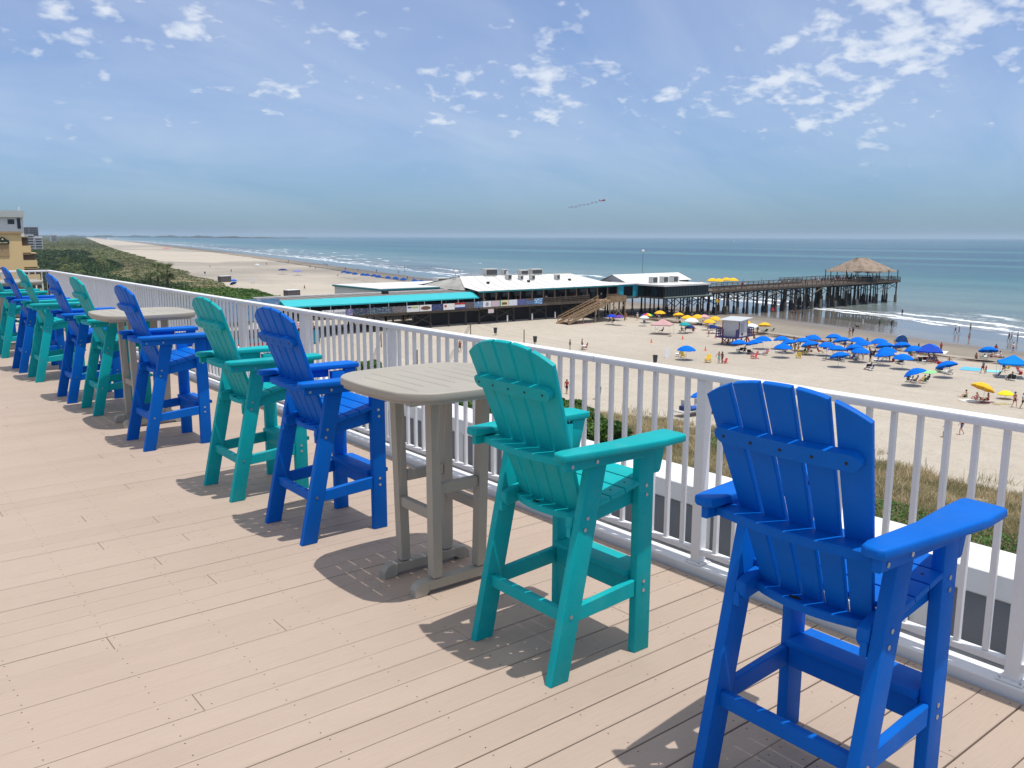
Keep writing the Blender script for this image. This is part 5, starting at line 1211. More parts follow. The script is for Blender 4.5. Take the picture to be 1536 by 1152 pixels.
crowd = [(1192, 529, 'stand', 'tan standing figure left in the umbrella crowd', 'b', 'yellow', None), (1197, 533, 'stand', 'person in yellow shorts in the umbrella crowd', 'b', 'yellow', None), (1206, 531, 'sit', 'seated person in green among the umbrella crowd', 'b', 'green', 'green'), (1212, 532, 'stand', 'slim standing person in orange by the umbrella crowd', 'b', 'orange', 'orange'),
         (1228, 530, 'sit', 'person in red seated alone between two umbrella groups', 'b', 'red', 'red'), (1241, 527, 'walk', 'bare legs person half hidden under a blue canopy', 'a', 'beige', None), (1267, 523, 'stand', 'dark haired person standing behind the tall pair of umbrellas', 'b', 'navy', 'navy'), (1294, 540, 'stand', 'person in tan under the low front umbrella pair', 'b', 'beige', 'beige'),
         (1305, 543, 'stand', 'person in patterned dark top standing right of the umbrella pair', 'c', 'black', 'black'), (1347, 525, 'sit', 'tan person seated behind the right umbrella group', 'b', 'maroon', None), (1274, 506, 'stand', 'person standing by the seaweed line behind umbrellas', 'b', 'beige', None), (1279, 504, 'stand', 'person in black standing by the seaweed line', 'c', 'black', 'black'),
         (1423, 553, 'reach', 'person stooping below the tilted blue umbrella', 'b', 'navy', None), (1395, 540, 'sit', 'person in pink seated near the dark blue sunshade', 'b', 'pink', 'pink'), (1464, 538, 'ground', 'tan person seated left of the lone blue umbrella', 'b', 'maroon', None), (1172, 523, 'ground', 'person in red and white seated below a blue umbrella', 'a', 'red', 'white'),
         (1150, 533, 'sit', 'person in magenta seated beside the pair of front umbrellas', 'b', 'maroon', 'pink'), (1023, 498, 'sit', 'person in green seated under the teal umbrella', 'b', 'green', 'green'), (1028, 499, 'stand', 'child in pink standing under the teal umbrella', 'b', 'navy', 'pink'), (1040, 497, 'ground', 'person in maroon seated on open sand by the towers', 'b', 'maroon', 'maroon'),
         (1006, 505, 'ground', 'child in white seated right of the pink sunshade', 'a', 'white', 'white'), (866+2, 486, 'lie', 'sunbather lying on the sand in front of the stairs', 'b', 'red', None), (1376, 494, 'stand', 'x', 'b', 'red', None), (1131, 508, 'ground', 'dark haired person seated right of the lifeguard tower', 'b', 'black', 'black'),
         (1310, 534, 'sit', 'person in dark clothes in a low chair under twin umbrellas', 'b', 'navy', 'navy'), (1500, 535, 'ground', 'person in patterned shorts behind the blue tent', 'b', 'pink', 'white'), (1519, 529, 'stand', 'fair figure standing behind the blue tent', 'a', 'blue', 'white')]
for i, (px, py, po, l, sk_, sh, tp_) in enumerate(crowd):
    if l == 'x': continue
    per(px, py, po, i*1.37, l, sk_, sh, tp_, 'longhair' if i % 3 == 0 else 'hair', i % 4 == 0, sc=.72 if 'child' in l else 1)
# far bathers and strollers north of the pier
far = [(315, 402, 'figure alone on pale sand left of the storage box'), (347, 409, 'figure in pink strolling right of the storage box'), (457, 435, 'figure walking toward the hedge tip box'), (512, 411, 'figure left of the row of distant umbrellas'), (507, 414, 'figure seated on far sand'), (518, 406, 'dark figure behind first distant umbrella'), (537, 407, 'figure in the wash behind the distant umbrellas'), (565, 409, 'tall dark figure in the wash behind the distant umbrellas'), (598, 411, 'stooping figure in the wash behind distant umbrellas'), (611, 420, 'dark figure standing right end of distant umbrellas'), (620, 422, 'figure by the red distant umbrella'), (607, 404, 'bather in the far surf left of centre'), (486, 398, 'first of three far bathers near the foam'), (489, 399, 'second of three far bathers near the foam'), (491, 400, 'third of three far bathers near the foam'), (605, 429, 'figure in black beside the green distant canopy'), (613, 431, 'figure by the annexe roof corner'), (681, 408, 'bather left of the white roof in the surf'), (690, 409, 'bather closest to the white roof in the surf'), (465, 402, 'figure near the distant blue shades'), (473, 404, 'figure right of the distant blue shades'), (433, 394, 'far figure by the weed line'), (400, 398, 'far figure left of the distant shades'), (350, 383, 'tiny figure near the far red tent')]
for i, (px, py, l) in enumerate(far): per(px, py, 'walk' if 'seated' not in l else 'ground', i*.9, l, 'bc'[i % 2], ('navy', 'red', 'black', 'maroon')[i % 4], (None, 'black', None, 'navy')[i % 4])
# strollers and drinkers on the pier
def deckp(x, y, z, l, c, rz=1.): person((x, y, z), 'stand', rz, l, 'b', 'navy', c, group='people on the pier')
for i, (px, l, c) in enumerate(((1155, 'person in white leaning on the pier rail left of its middle', 'white'), (1161, 'person in white cap and shirt at mid pier rail', 'white'), (1174, 'person in white walking along mid pier', 'white'), (1199, 'person in maroon standing tall on the pier', 'maroon'), (1218, 'person in white standing on the pier toward the hut', 'white'), (1243, 'person in white nearest the tiki hut walkway', 'white'), (1106, 'person in red on the pier right of the yellow umbrellas', 'red'), (1110, 'person in white on the pier right of the yellow umbrellas', 'white'), (1146, 'person in grey on the pier', 'grey'))):
    dv = cf+cr*((px-CX)/FPX); yy = 131.2 if i % 2 else 133; deckp(dv.x/dv.y*yy, yy, 5.39, l, c, i)
n_ = 0
for i in range(34):
    x = 216.5+(i*.97); y = 130.9+(i*37 % 11)*.9; deckp(x, y, 5.39, 'guest standing at the rail under the tiki hut', ('black', 'navy', 'white', 'maroon', 'black', 'grey')[i % 6], i*.8)
for i in range(9):
    deckp(103.5+i*4.1, 139.1, 4.13, 'diner on the shaded restaurant deck', ('white', 'navy', 'red', 'grey')[i % 4], i)
# ------------------------------------------------------------------ umbrellas
ALU = mat('aluminium_pole', (200, 202, 204), .4, metal=.6)
def canvas(name, col): return mat(name, col, .75, var=.12, vscale=1.2, spec=.08)
CBL = canvas('umbrella_blue', (0, 108, 214)); CYE = canvas('umbrella_yellow', (236, 184, 52)); CTE = canvas('umbrella_teal', (30, 160, 160)); CNV = canvas('umbrella_navy', (30, 50, 110)); CPU = canvas('umbrella_purple', (100, 70, 150)); CRD = canvas('umbrella_red', (220, 70, 80)); CWH = canvas('umbrella_white', (220, 228, 230)); CPK = canvas('umbrella_pink', (214, 160, 170))
def make_umbrella(label, m, r=1.15, h=2.15, tilt=0., valance=.12, name='beach_umbrella', cat='umbrella', seg=8):
    root = empty(name, (0, 0, 0), label, cat)
    MB().tube((0, 0, -.2), (0, 0, h-.05), .022, .02, 7).build('pole', ALU, root)
    can = empty('canopy', (0, 0, h)); can.parent = root; can.rotation_euler = (0, tilt, 0); bpy.data.objects.remove(can)
    M_ = Matrix.Translation((0, 0, h-.02)) @ Matrix.Rotation(tilt, 4, 'Y')
    prof = [(0, .0), (.35, -.06), (.7, -.22), (1, -.47)]; vs = []; fs = []
    n = seg*2
    for k, (rr, dz_) in enumerate(prof):
        for i in range(n):
            an = 2*PI*i/n; q = 1 if i % 2 == 0 else .965; dd = dz_*r if i % 2 == 0 else (dz_*r-.025*rr)
            vs.append(M_ @ Vector((max(rr, .01)*r*q*math.cos(an), max(rr, .01)*r*q*math.sin(an), dd)))
    K = len(prof)
    for i in range(n):   # scalloped valance
        an = 2*PI*i/n; q = 1 if i % 2 == 0 else .965; vs.append(M_ @ Vector((r*q*math.cos(an), r*q*math.sin(an), -.47*r-(valance*.55 if i % 2 == 0 else valance))))
    for k in range(K): fs += [(k*n+i, (k+1)*n+i, (k+1)*n+(i+1) % n, k*n+(i+1) % n) for i in range(n)]
    MB().add(vs, fs).build('canopy', m, root, smooth=25)
    a = MB()
    for i in range(seg):
        an = 2*PI*i/seg; a.tube(M_ @ Vector((0, 0, -.03)), M_ @ Vector((r*.97*math.cos(an), r*.97*math.sin(an), -.475*r)), .007, .007, 4)
    a.build('ribs', ALU, root)['kind'] = 'stuff'
    MB().tube(M_ @ Vector((0, 0, -.01)), M_ @ Vector((0, 0, .07)), .02, .01, 6).build('finial', ALU, root)
    return root
PROT = {}
def umb(px, py, m, label, tilt=0, rz=0, r=1.15, h=2.2, group=None):
    key = (m.name, tilt, r)
    z = 0
    for _ in range(3): p_ = at(px, py, z+h-.2); z = G(p_.x, p_.y)
    p_.z = z
    if key not in PROT: o = make_umbrella(label, m, r, h, tilt); o.location = p_; o.rotation_euler = (0, 0, rz); PROT[key] = o
    else: o = dup(PROT[key], p_, label, rz)
    if group: o['group'] = group
    return o
bu = [(1030, 520, 'blue umbrella alone beside a yellow and a blue chair'), (1108, 511, 'blue umbrella in front of the lifeguard tower, left of a pair'), (1130, 511, 'blue umbrella in front of the lifeguard tower, right of a pair'), (1145, 505.5, 'blue umbrella just right of the lifeguard tower'), (1172, 505.5, 'blue umbrella with a red tip rising left of the crowd'), (1182, 510.5, 'blue umbrella tucked behind the red-tipped one'), (1175, 517, 'blue umbrella in front of the red-tipped one'), (1204, 508, 'blue umbrella behind a tilting one in the left crowd'), (1214, 513, 'blue umbrella sloping over the left crowd'), (1220, 503.5, 'blue umbrella farthest back in the left crowd'), (1251, 502, 'blue umbrella at the back of the centre row'), (1261, 507, 'blue umbrella overlapping the centre back row one'), (1241, 514.5, 'blue umbrella over an empty gap in the centre'), (1256, 519.5, 'blue umbrella in the middle of the centre group'), (1258.5, 529.5, 'blue umbrella lowest of the centre group'), (1287, 507, 'blue umbrella back left of the right group'), (1293, 512, 'blue umbrella just in front of the back left one'), (1280, 518, 'blue umbrella half hidden at the right group front'), (1291, 523, 'blue umbrella front left of the right group'), (1317, 509, 'blue umbrella back of the right group'), (1326, 515, 'blue umbrella second row of the right group'), (1331, 522, 'blue umbrella third row of the right group'), (1326, 527.5, 'blue umbrella broad and front in the right group'), (1352, 514.5, 'blue umbrella below the pale blue shell tent'), (1355, 532.5, 'blue umbrella alone over a reclining person'), (1370, 520, 'blue umbrella left of the dark blue canopy'), (1394, 517.5, 'blue umbrella behind the dark blue canopy'), (1418, 543.5, 'tilted blue umbrella beside white lounge chairs'), (1370, 554.5, 'tilted blue umbrella over four seated people'), (1482.5, 521.5, 'blue umbrella alone near the seaweed line at right')]
random.seed(3)
for i, (px, py, l) in enumerate(bu): umb(px, py, CBL, l, (0, .16, .28)[i % 3] if not l.startswith('tilted') else .38, .6+(i*2.1 % 1.6), 1.38, group='blue beach umbrellas')
ye = [(990, 467, 'yellow umbrella nearest the dark pier piles'), (1017.5, 470, 'yellow umbrella over green chairs'), (1031, 474, 'yellow umbrella behind a white canopy'), (1045, 473, 'yellow umbrella between white and pink ones'), (1064, 480, 'yellow umbrella in front of the navy one'), (1075, 476, 'yellow umbrella touching the tower roof edge'), (1117, 481, 'yellow umbrella peeking out right of the tower'), (1147, 485, 'large yellow umbrella right of the tower by the weed'), (1021, 469, 'yellow umbrella half hidden behind another')]
for i, (px, py, l) in enumerate(ye[:8]): umb(px, py, CYE, l, (0, .2)[i % 2], i, 1.25, group='yellow beach umbrellas')
umb(1477.5, 577, CYE, 'strongly tilted yellow umbrella over a family on towels', .42, -.4, 1.25)
umb(1509, 588, canvas('umbrella_lemon', (250, 216, 50)), 'small lemon yellow umbrella lying low near the right edge', .0, 0, .85, 1.0)
umb(1057, 473, CPK, 'pink and white umbrella among the yellow ones', .1, 0); umb(1037.5, 478, CWH, 'white umbrella with shade below among yellow ones', 0, 0, 1.4); umb(1027, 484.5, CTE, 'teal umbrella over green chairs', .1, 1); umb(1035, 489, CNV, 'navy umbrella behind the teal umbrella', .1, 1, 1.0, 1.5); umb(1069, 489, CNV, 'navy umbrella just left of the lifeguard tower', .1, 2, 1.1, 1.6); umb(1124, 487, CWH, 'white and aqua umbrella right behind the tower', .25, 2.5, 1.5)
umb(917.5, 472.5, canvas('umbrella_royal', (40, 70, 190)), 'royal blue umbrella beside the purple one', .1, 1); umb(928, 473.5, CPU, 'purple umbrella near the foot of the stairs', .1, 2); umb(966.5, 474.5, CWH, 'small white umbrella below the rainbow one', 0, 0, 1.0)
# rainbow umbrella: each panel its own colour
def rainbow():
    p_ = at(971, 471, 1.9); root = empty('beach_umbrella', (p_.x, p_.y, G(p_.x, p_.y)), 'rainbow striped umbrella under the pier edge', 'umbrella')
    MB().tube((0, 0, -.2), (0, 0, 2.05), .02, .02, 6).build('pole', ALU, root)
    cs = [canvas('panel_'+k, c) for k, c in (('red', (220, 50, 50)), ('orange', (236, 140, 40)), ('yellow', (240, 220, 60)), ('green', (50, 170, 80)), ('blue', (40, 110, 200)), ('violet', (120, 70, 160)))]*2
    m_ = MB(); r = 1.3
    for i in range(12):
        m_.cur = i; a0, a1 = 2*PI*i/12, 2*PI*(i+1)/12; am = (a0+a1)/2
        m_.add([V3(0, 0, 2.1), V3(r*.6*math.cos(a0), r*.6*math.sin(a0), 1.92), V3(r*.6*math.cos(a1), r*.6*math.sin(a1), 1.92), V3(r*math.cos(a0), r*math.sin(a0), 1.64), V3(r*math.cos(a1), r*math.sin(a1), 1.64), V3(r*math.cos(a0), r*math.sin(a0), 1.55), V3(r*.97*math.cos(am), r*.97*math.sin(am), 1.52), V3(r*math.cos(a1), r*math.sin(a1), 1.55)], [(0, 1, 2), (1, 3, 4, 2), (3, 5, 6, 7, 4)])
    m_.build('canopy', cs, root)
rainbow()
# yellow umbrellas on the pier deck
for i, px in enumerate((1045.5, 1062, 1071, 1082.5, 1092)):
    yy = 136.5+(i % 2)*2; dv = cf+cr*((px-CX)/FPX); o = dup(PROT[('umbrella_yellow', 0, 1.25)], (dv.x/dv.y*yy, yy, 5.4 if px > 1055 else 4.7), ('yellow umbrella on the pier hard against the dining building', 'yellow umbrella second from the dining building on the pier', 'middle one of the yellow umbrellas on the pier deck', 'yellow umbrella on the pier deck right of the middle one', 'yellow umbrella on the pier farthest toward the hut')[i], group='yellow umbrellas on the pier deck', sc=1.15)
# distant row of blue umbrellas
for i, (px, py) in enumerate(((516.5, 409.5), (523, 411), (532.5, 412.5), (544.5, 414), (551, 414.5), (561, 415.5), (568, 417), (582, 418.5), (593.5, 419.5), (605, 421), (622, 423.5), (632, 424.5))):
    o = umb(px, py, canvas('umbrella_deep_blue', (24, 84, 166)), ['blue umbrella at the left end of the distant row', 'second umbrella of the distant row counted from the left', 'third umbrella of the distant row counted from the left', 'distant umbrella left of the row middle, in a close pair', 'distant umbrella right one of the close pair', 'distant umbrella just left of the row centre', 'distant umbrella at the row centre', 'distant umbrella right of the row centre after a gap', 'distant umbrella fourth from the right end', 'distant umbrella third from the right end', 'distant umbrella behind the red one', 'distant umbrella at the right end near the white roofs'][i], 0, i, 1.22, group='distant row of blue umbrellas'); o.scale = (1.05, 1.05, 1.45)
o = umb(616, 426, CRD, 'red umbrella at the right of the distant row', .1, 1, 1.3); o.scale = (1.3,)*3
o = umb(588, 424.5, CTE, 'pale green umbrella below the distant row', .1, 1.3, 1.15); 
o = umb(424, 405, CNV, 'navy sunshade left one of two far down the beach', 0, 0, 1.1); o.scale = (2.2, 2.2, 1.2)
o = umb(446, 406.5, canvas('umbrella_lilac', (130, 130, 190)), 'lilac sunshade right one of two far down the beach', 0, 0, 1.2); o.scale = (2, 2, 1.1)
o = umb(386, 396, CWH, 'small pale sunshade far down the beach by the weed line', 0, 0, 1.4)
o = umb(351, 419.5, CBL, 'blue umbrella leaning beside the storage box', .16, .6, 1.22); o = umb(349, 424, CNV, 'dark blue umbrella folded low by the storage box', .38, 2, 1.22)
# ------------------------------------------------------------------ canopies and tents
def popup(px, py, w_, h, m, label, name='popup_canopy'):
    p_ = on(px, py); root = empty(name, p_, label, 'canopy', rz=.5)
    hw = w_/2
    for sx in (-1, 1):
        for sy in (-1, 1): MB().tube((sx*hw, sy*hw, -.1), (sx*hw*.97, sy*hw*.97, h), .02, .02, 5).build('leg', ALU, root)
    n = 6; vs = []; 
    ring = [(-1, -1), (0, -1), (1, -1), (1, 0), (1, 1), (0, 1), (-1, 1), (-1, 0)]
    for k, (rr, zz_) in enumerate(((1, 0), (.7, .22), (.35, .62), (.05, .95))): vs += [V3(x*hw*rr, y*hw*rr, h+zz_-(.05 if i % 2 else 0)*rr) for i, (x, y) in enumerate(ring)]
    fs = [(k*8+i, k*8+(i+1) % 8, (k+1)*8+(i+1) % 8, (k+1)*8+i) for k in range(3) for i in range(8)]+[tuple(range(24, 32))]
    b0 = 32; vs += [V3(x*hw*1.01, y*hw*1.01, h-.22) for x, y in ring]; fs += [(b0+i, b0+(i+1) % 8, (i+1) % 8, i) for i in range(8)]
    MB().add(vs, fs).build('canopy', m, root, smooth=20); return root
popup(1518, 566, 3.4, 2.0, canvas('tent_blue', (10, 130, 220)), 'bright blue pop-up tent at the right photo edge')
popup(993, 501, 3.6, 1.9, canvas('tent_pink', (196, 158, 158)), 'faded pink square sunshade on thin poles')
popup(1392, 541, 3.6, 1.6, canvas('tent_royal', (34, 74, 180)), 'flat dark blue canopy among blue umbrellas')
popup(250, 375.5, 6, 2.5, canvas('tent_red', (230, 110, 90)), 'tiny red tent far up the beach near the weed line')
def shell(px, py, m, label):
    p_ = on(px, py); root = empty('shell_tent', p_, label, 'beach tent', rz=2.6); vs = []; n = 12; k_ = 6
    for j in range(k_+1):
        el = PI/2*j/k_
        for i in range(n+1): an = PI*i/n; vs.append(V3(math.sin(el)*1.2*math.cos(an) if j else 0, math.cos(el)*-.2+math.sin(el)*math.sin(an)*.0+.9*(1-math.cos(el)), max(0, math.sin(el)*1.35*math.sin(an))))
    fs = [(j*(n+1)+i, j*(n+1)+i+1, (j+1)*(n+1)+i+1, (j+1)*(n+1)+i) for j in range(k_) for i in range(n)]
    MB().add(vs, fs).build('shell', m, root, smooth=60); MB().path([V3(1.2*math.cos(PI*i/10), .7, 1.35*math.sin(PI*i/10)) for i in range(11)], .02, 5).build('hoop', ALU, root)
shell(1348, 513, canvas('shell_blue', (88, 150, 224)), 'pale blue half-shell tent behind the umbrellas')
# ------------------------------------------------------------------ chairs and small things on the sand
def chair_proto(name, label, m, frame, kind):
    root = empty(name, (0, 0, 0), label, 'beach chair')
    if kind == 'adirondack':
        MB().board([(-.25, 0), (.25, 0), (.25, .5), (-.25, .5)], (.25, 0, .36), (0, 1, 0), Vector((-1, 0, -.28)).normalized(), (.27, 0, .96), .03, .005).build('seat', m, root)
        MB().board([(-.25, 0), (.25, 0), (.29, .62), (.15, .78), (-.15, .78), (-.29, .62)], (-.22, 0, .24), (0, 1, 0), Vector((-.38, 0, .92)).normalized(), (.92, 0, .38), .03, .005).build('backrest', m, root)
        for sy in (-.3, .3):
            MB().beam((.27, sy, 0), (.27, sy, .54), .1, .05, up=(0, 1, 0)).build('leg', m, root); MB().beam((.2, sy*.9, .3), (-.55, sy*.9, 0.03), .05, .1).build('leg', m, root); MB().box(-.38, .36, sy-.07, sy+.07, .54, .57).build('armrest', m, root)
    elif kind == 'lounger':
        MB().board([(-.3, 0), (.3, 0), (.3, 1.25), (-.3, 1.25)], (.95, 0, .30), (0, 1, 0), (-1, 0, 0), (0, 0, 1), .05, .01).build('cushion', m, root)
        MB().board([(-.3, 0), (.3, 0), (.3, .75), (-.3, .75)], (-.3, 0, .30), (0, 1, 0), Vector((-.75, 0, .66)).normalized(), (.66, 0, .75), .05, .01).build('backrest', m, root)
        for sy in (-.3, .3):
            MB().box(-.75, .95, sy-.03, sy+.03, .2, .28).build('side_rail', frame, root)
            for x in (-.6, .8): MB().box(x-.03, x+.03, sy-.03, sy+.03, -.03, .2).build('leg', frame, root)
    else:   # folding chair
        MB().board([(-.24, 0), (.24, 0), (.24, .46), (-.24, .46)], (.24, 0, .34), (0, 1, 0), Vector((-1, 0, -.15)).normalized(), (.15, 0, .98), .02).build('seat', m, root)
        MB().board([(-.24, 0), (.24, 0), (.24, .6), (-.24, .6)], (-.22, 0, .27), (0, 1, 0), Vector((-.4, 0, .92)).normalized(), (.92, 0, .4), .02).build('backrest', m, root)
        for sy in (-.27, .27):
            MB().path([V3(.3, sy, 0), V3(-.22, sy, .5), V3(-.46, sy, .85)], .016, 5).build('frame', frame, root); MB().path([V3(-.3, sy, 0), V3(.28, sy, .5), V3(-.25, sy, .5)], .016, 5).build('frame', frame, root)
    return root
CYC = mat('chair_yellow', (236, 200, 70), .5); CRC = mat('chair_red', (224, 84, 80), .5); CBC = mat('chair_navy_canvas', (40, 56, 110), .8); CGC = mat('chair_green_canvas', (40, 96, 70), .8); CWC = mat('lounge_white', (210, 212, 210), .7); CWO = mat('lounge_wood', (170, 128, 92), .7); CBK = mat('chair_black_canvas', (38, 38, 44), .8)
CH = {}
def chair(kind, m, frame, px, py, rz, label, group=None, sc=1):
    k = (kind, m.name); p_ = on(px, py)
    if k not in CH: CH[k] = chair_proto({'adirondack': 'adirondack_chair', 'lounger': 'beach_lounger', 'folding': 'folding_chair'}[kind], label, m, frame, kind); o = CH[k]; o.location = p_; o.rotation_euler = (0, 0, rz); o.scale = (sc,)*3
    else: o = dup(CH[k], p_, label, rz, sc=sc)
    o['group'] = group or 'chairs on the sand'; return o
chair('adirondack', CYC, None, 1062, 544, 3.6, 'yellow plastic chair left of the couple on open sand', sc=1.25); chair('adirondack', CYC, None, 1024, 536, .4, 'yellow plastic chair under the lone blue umbrella'); chair('adirondack', CYC, None, 1198, 537, .8, 'yellow plastic chair in front of the left crowd'); chair('adirondack', CYC, None, 1207, 532, 2.4, 'yellow plastic chair amid the standing people')
chair('adirondack', CRC, None, 1131, 538, 2.6, 'red plastic chair alone on open sand', sc=1.2); chair('adirondack', CRC, None, 1087, 545, 3., 'small red chair at the feet of the couple', sc=.8)
chair('folding', CBC, ALU, 1016, 535, 2.5, 'blue folding chair beside the yellow chair'); chair('lounger', CWO, CWO, 841, 486, 2.4, 'wooden lounger with raised back on empty sand near the stairs')
WC = [('folding', CBK, 1259, 541, 'dark folding chair left below the lowest centre umbrella'), ('folding', CBK, 1264, 543, 'dark folding chair right below the lowest centre umbrella'), ('folding', CGC, 1247, 538, 'green chair left of the lowest centre umbrella'), ('lounger', CBK, 1110, 528, 'dark lounger under the left front umbrella'), ('lounger', CBK, 1124, 531, 'dark lounger under the right front umbrella'), ('lounger', CWC, 1140, 532, 'white lounger right of the front umbrellas'), ('lounger', CWC, 1172, 530, 'white lounger under the three stacked umbrellas'), ('folding', CBC, 1278, 539, 'blue chair under the half hidden umbrella'), ('lounger', CWC, 1284, 540, 'white draped lounger under the front left umbrella'), ('folding', CBC, 1313, 544, 'dark blue chair right of the standing pair'), ('folding', CBC, 1319, 545, 'second dark blue chair right of the standing pair'), ('folding', CBK, 1330, 537, 'dark chair under the broad front umbrella'), ('lounger', CBK, 1350, 546, 'dark lounger under the lone umbrella'), ('folding', CBK, 1380, 544, 'dark chair under the flat canopy, left'), ('folding', CBK, 1386, 546, 'dark chair under the flat canopy, centre'), ('folding', CBC, 1398, 542, 'blue chair under the flat canopy, right'), ('lounger', CWC, 1421, 561, 'white lounger in front of the tilted umbrella'), ('lounger', CBK, 1410, 558, 'dark lounger left of the white lounger'), ('folding', CBK, 1364, 573, 'dark chair leftmost under the tilted front umbrella'), ('folding', CBK, 1371, 574, 'dark chair second under the tilted front umbrella'), ('folding', CGC, 1385, 575, 'chair with yellow towel under the tilted front umbrella'), ('folding', CBC, 1301, 554, 'dark chair with orange cover alone in front'), ('folding', CBC, 1306, 556, 'blue folding chair beside the orange covered one'), ('folding', CGC, 1020, 499, 'green chair left under the teal umbrella'), ('folding', CBC, 913, 483, 'blue chair under the royal blue umbrella'), ('folding', CBK, 920, 484, 'black chair under the royal blue umbrella'), ('folding', CBC, 967, 486, 'blue chair under the small white umbrella'), ('folding', CWC, 985, 494, 'white chair left of the pink sunshade'), ('folding', CGC, 1158, 498, 'green chair under the large yellow umbrella'), ('lounger', CGC, 1147, 499, 'green lounger under the large yellow umbrella'), ('folding', CGC, 1019, 480, 'green chair under the yellow umbrella by the piles'), ('folding', CBK, 989, 477, 'dark chair in shade of the yellow umbrella by the piles'), ('folding', CBK, 1236, 541, 'black chair at the left of the centre group'), ('folding', CBC, 1495, 566, 'blue cooler chair under the bright blue tent'), ('folding', CBK, 1512, 570, 'black chair left inside the bright blue tent'), ('folding', CBK, 1520, 571, 'black chair right inside the bright blue tent'), ('folding', CBC, 1478, 539, 'dark chair under the lone right umbrella'), ('folding', CGC, 1472, 538, 'green chair under the lone right umbrella')]
for i, (k, m_, px, py, l) in enumerate(WC): chair(k, m_, ALU, px, py, .3+(i*1.7 % 2.2), l)
for i, (px, py, l, s_) in enumerate(((1362, 573, 'person leaning back left of the tilted front umbrella', 'c'), (1373, 575, 'person in dark clothes under the tilted front umbrella', 'b'), (1384, 575, 'person with yellow towel under the tilted front umbrella', 'b'), (1391, 573, 'person with raised leg right of the tilted front umbrella', 'b'), (1304, 555, 'person in black in the chair alone in front', 'c'), (1351, 546, 'person reclining under the lone umbrella', 'b'), (1412, 556, 'person seated under the tilted umbrella near white loungers', 'b'), (1117, 529, 'person lying in the shade of the front umbrellas', 'b'), (1262, 542, 'person seated under the lowest centre umbrella', 'c'), (1516, 570, 'person in black inside the bright blue tent', 'c'), (1512, 556, 'person in tan inside the bright blue tent', 'b'), (1397, 545, 'person under the flat canopy', 'b'), (1332, 537, 'person under the broad front umbrella', 'b'), (1178, 530, 'person in pink under the stacked umbrellas', 'a'), (919, 484, 'person under the royal blue umbrella', 'c'), (993, 499, 'person in a black swing chair under the pink sunshade', 'b'))): per(px, py, 'sit', .5+i*1.1 % 2.5, l, s_, ('black', 'navy', 'yellow', 'grey')[i % 4], ('black', None, 'yellow', 'navy')[i % 4])
# towels
def towel(px, py, L, W, m, label, rz=.3):
    p_ = on(px, py); m_ = MB(); n = 10
    vs = [V3(-L/2+L*i/n, -W/2+W*j, .03+.015*math.sin(i*1.7+j)) for i in range(n+1) for j in (0, 1)]; vs += [v-V3(0, 0, .02) for v in vs]
    k = 2*(n+1); fs = [(2*i, 2*i+2, 2*i+3, 2*i+1) for i in range(n)]+[(k+2*i, k+2*i+1, k+2*i+3, k+2*i+2) for i in range(n)]+[(2*i, k+2*i, k+2*i+2, 2*i+2) for i in range(n)]+[(2*i+1, 2*i+3, k+2*i+3, k+2*i+1) for i in range(n)]
    o = m_.add(vs, fs).build('towel', m, loc=p_); o.rotation_euler = (0, 0, rz); tag(o, label, 'towel', 'towels on the sand')
towel(1456, 553.5, 3.6, 2.4, mat('towel_turquoise', (90, 180, 224), .9), 'large turquoise blanket spread on sand'); towel(1490, 557, 2.4, 1.8, mat('towel_mint', (130, 210, 216), .9), 'mint blanket left of the blue tent'); towel(1393, 558, 3, 1.8, mat('towel_green', (140, 220, 140), .9), 'light green blanket behind the tilted umbrella', .1); towel(1462, 601, 3.2, 1.6, mat('towel_white', (214, 216, 210), .9), 'white blanket under the seated family', -.5); towel(1478, 603, 1.8, 1, CLOTH['maroon'], 'dark red towel under the tan person', -.4); towel(1503, 606, 1.9, .8, mat('towel_olive', (170, 160, 110), .9), 'olive towel in the lemon umbrella shade', -.4); towel(880, 486, 2.2, 1.0, CPK, 'pink towel on sand in front of stairs'); towel(1405, 528, 4, 3, CWH, 'pale blankets behind the dark blue canopy')
# cones, bins, boards, posts and nets
def cone(px, py, label, proto=[None]):
    p_ = on(px, py)
    if proto[0] is None:
        root = empty('traffic_cone', p_, label, 'cone', 'orange cones on the sand'); MB().lathe([(.17, .03), (.15, .06), (.03, .72), (.001, .73)], n=12).build('cone_body', mat('cone_orange', (232, 90, 60), .6), root); MB().box(-.2, .2, -.2, .2, 0, .035, .01).build('base', mat('cone_orange', (232, 90, 60), .6), root); proto[0] = root
    else: dup(proto[0], p_, label)
for px, py, l in ((977, 514, 'orange cone leftmost on the open sand'), (1024, 509, 'orange cone behind the lone blue umbrella'), (1058, 526, 'orange cone in front of the tower, nearest the couple'), (1073, 507.5, 'orange cone at the left foot of the lifeguard tower'), (1129, 504, 'orange cone at the right side of the tower')): cone(px, py, l)
def bin_(px, py, label, proto=[None]):
    p_ = on(px, py)
    if proto[0] is None:
        root = empty('trash_bin', p_, label, 'bin', 'dark bins on posts'); MB().lathe([(.001, .42), (.27, .42), (.35, 1.35), (.37, 1.36), (.37, 1.42), (.30, 1.42), (.26, .5), (.001, .5)], n=14).build('bin_body', mat('bin_dark', (58, 62, 64), .6), root); MB().tube((.0, 0, -.1), (0, 0, .42), .05, .05, 7).build('post', PILE, root); MB().tube((.36, .1, -.1), (.36, .1, 1.3), .04, .04, 6).build('side_post', PILE, root); proto[0] = root
    else: dup(proto[0], p_, label, rz=1.)
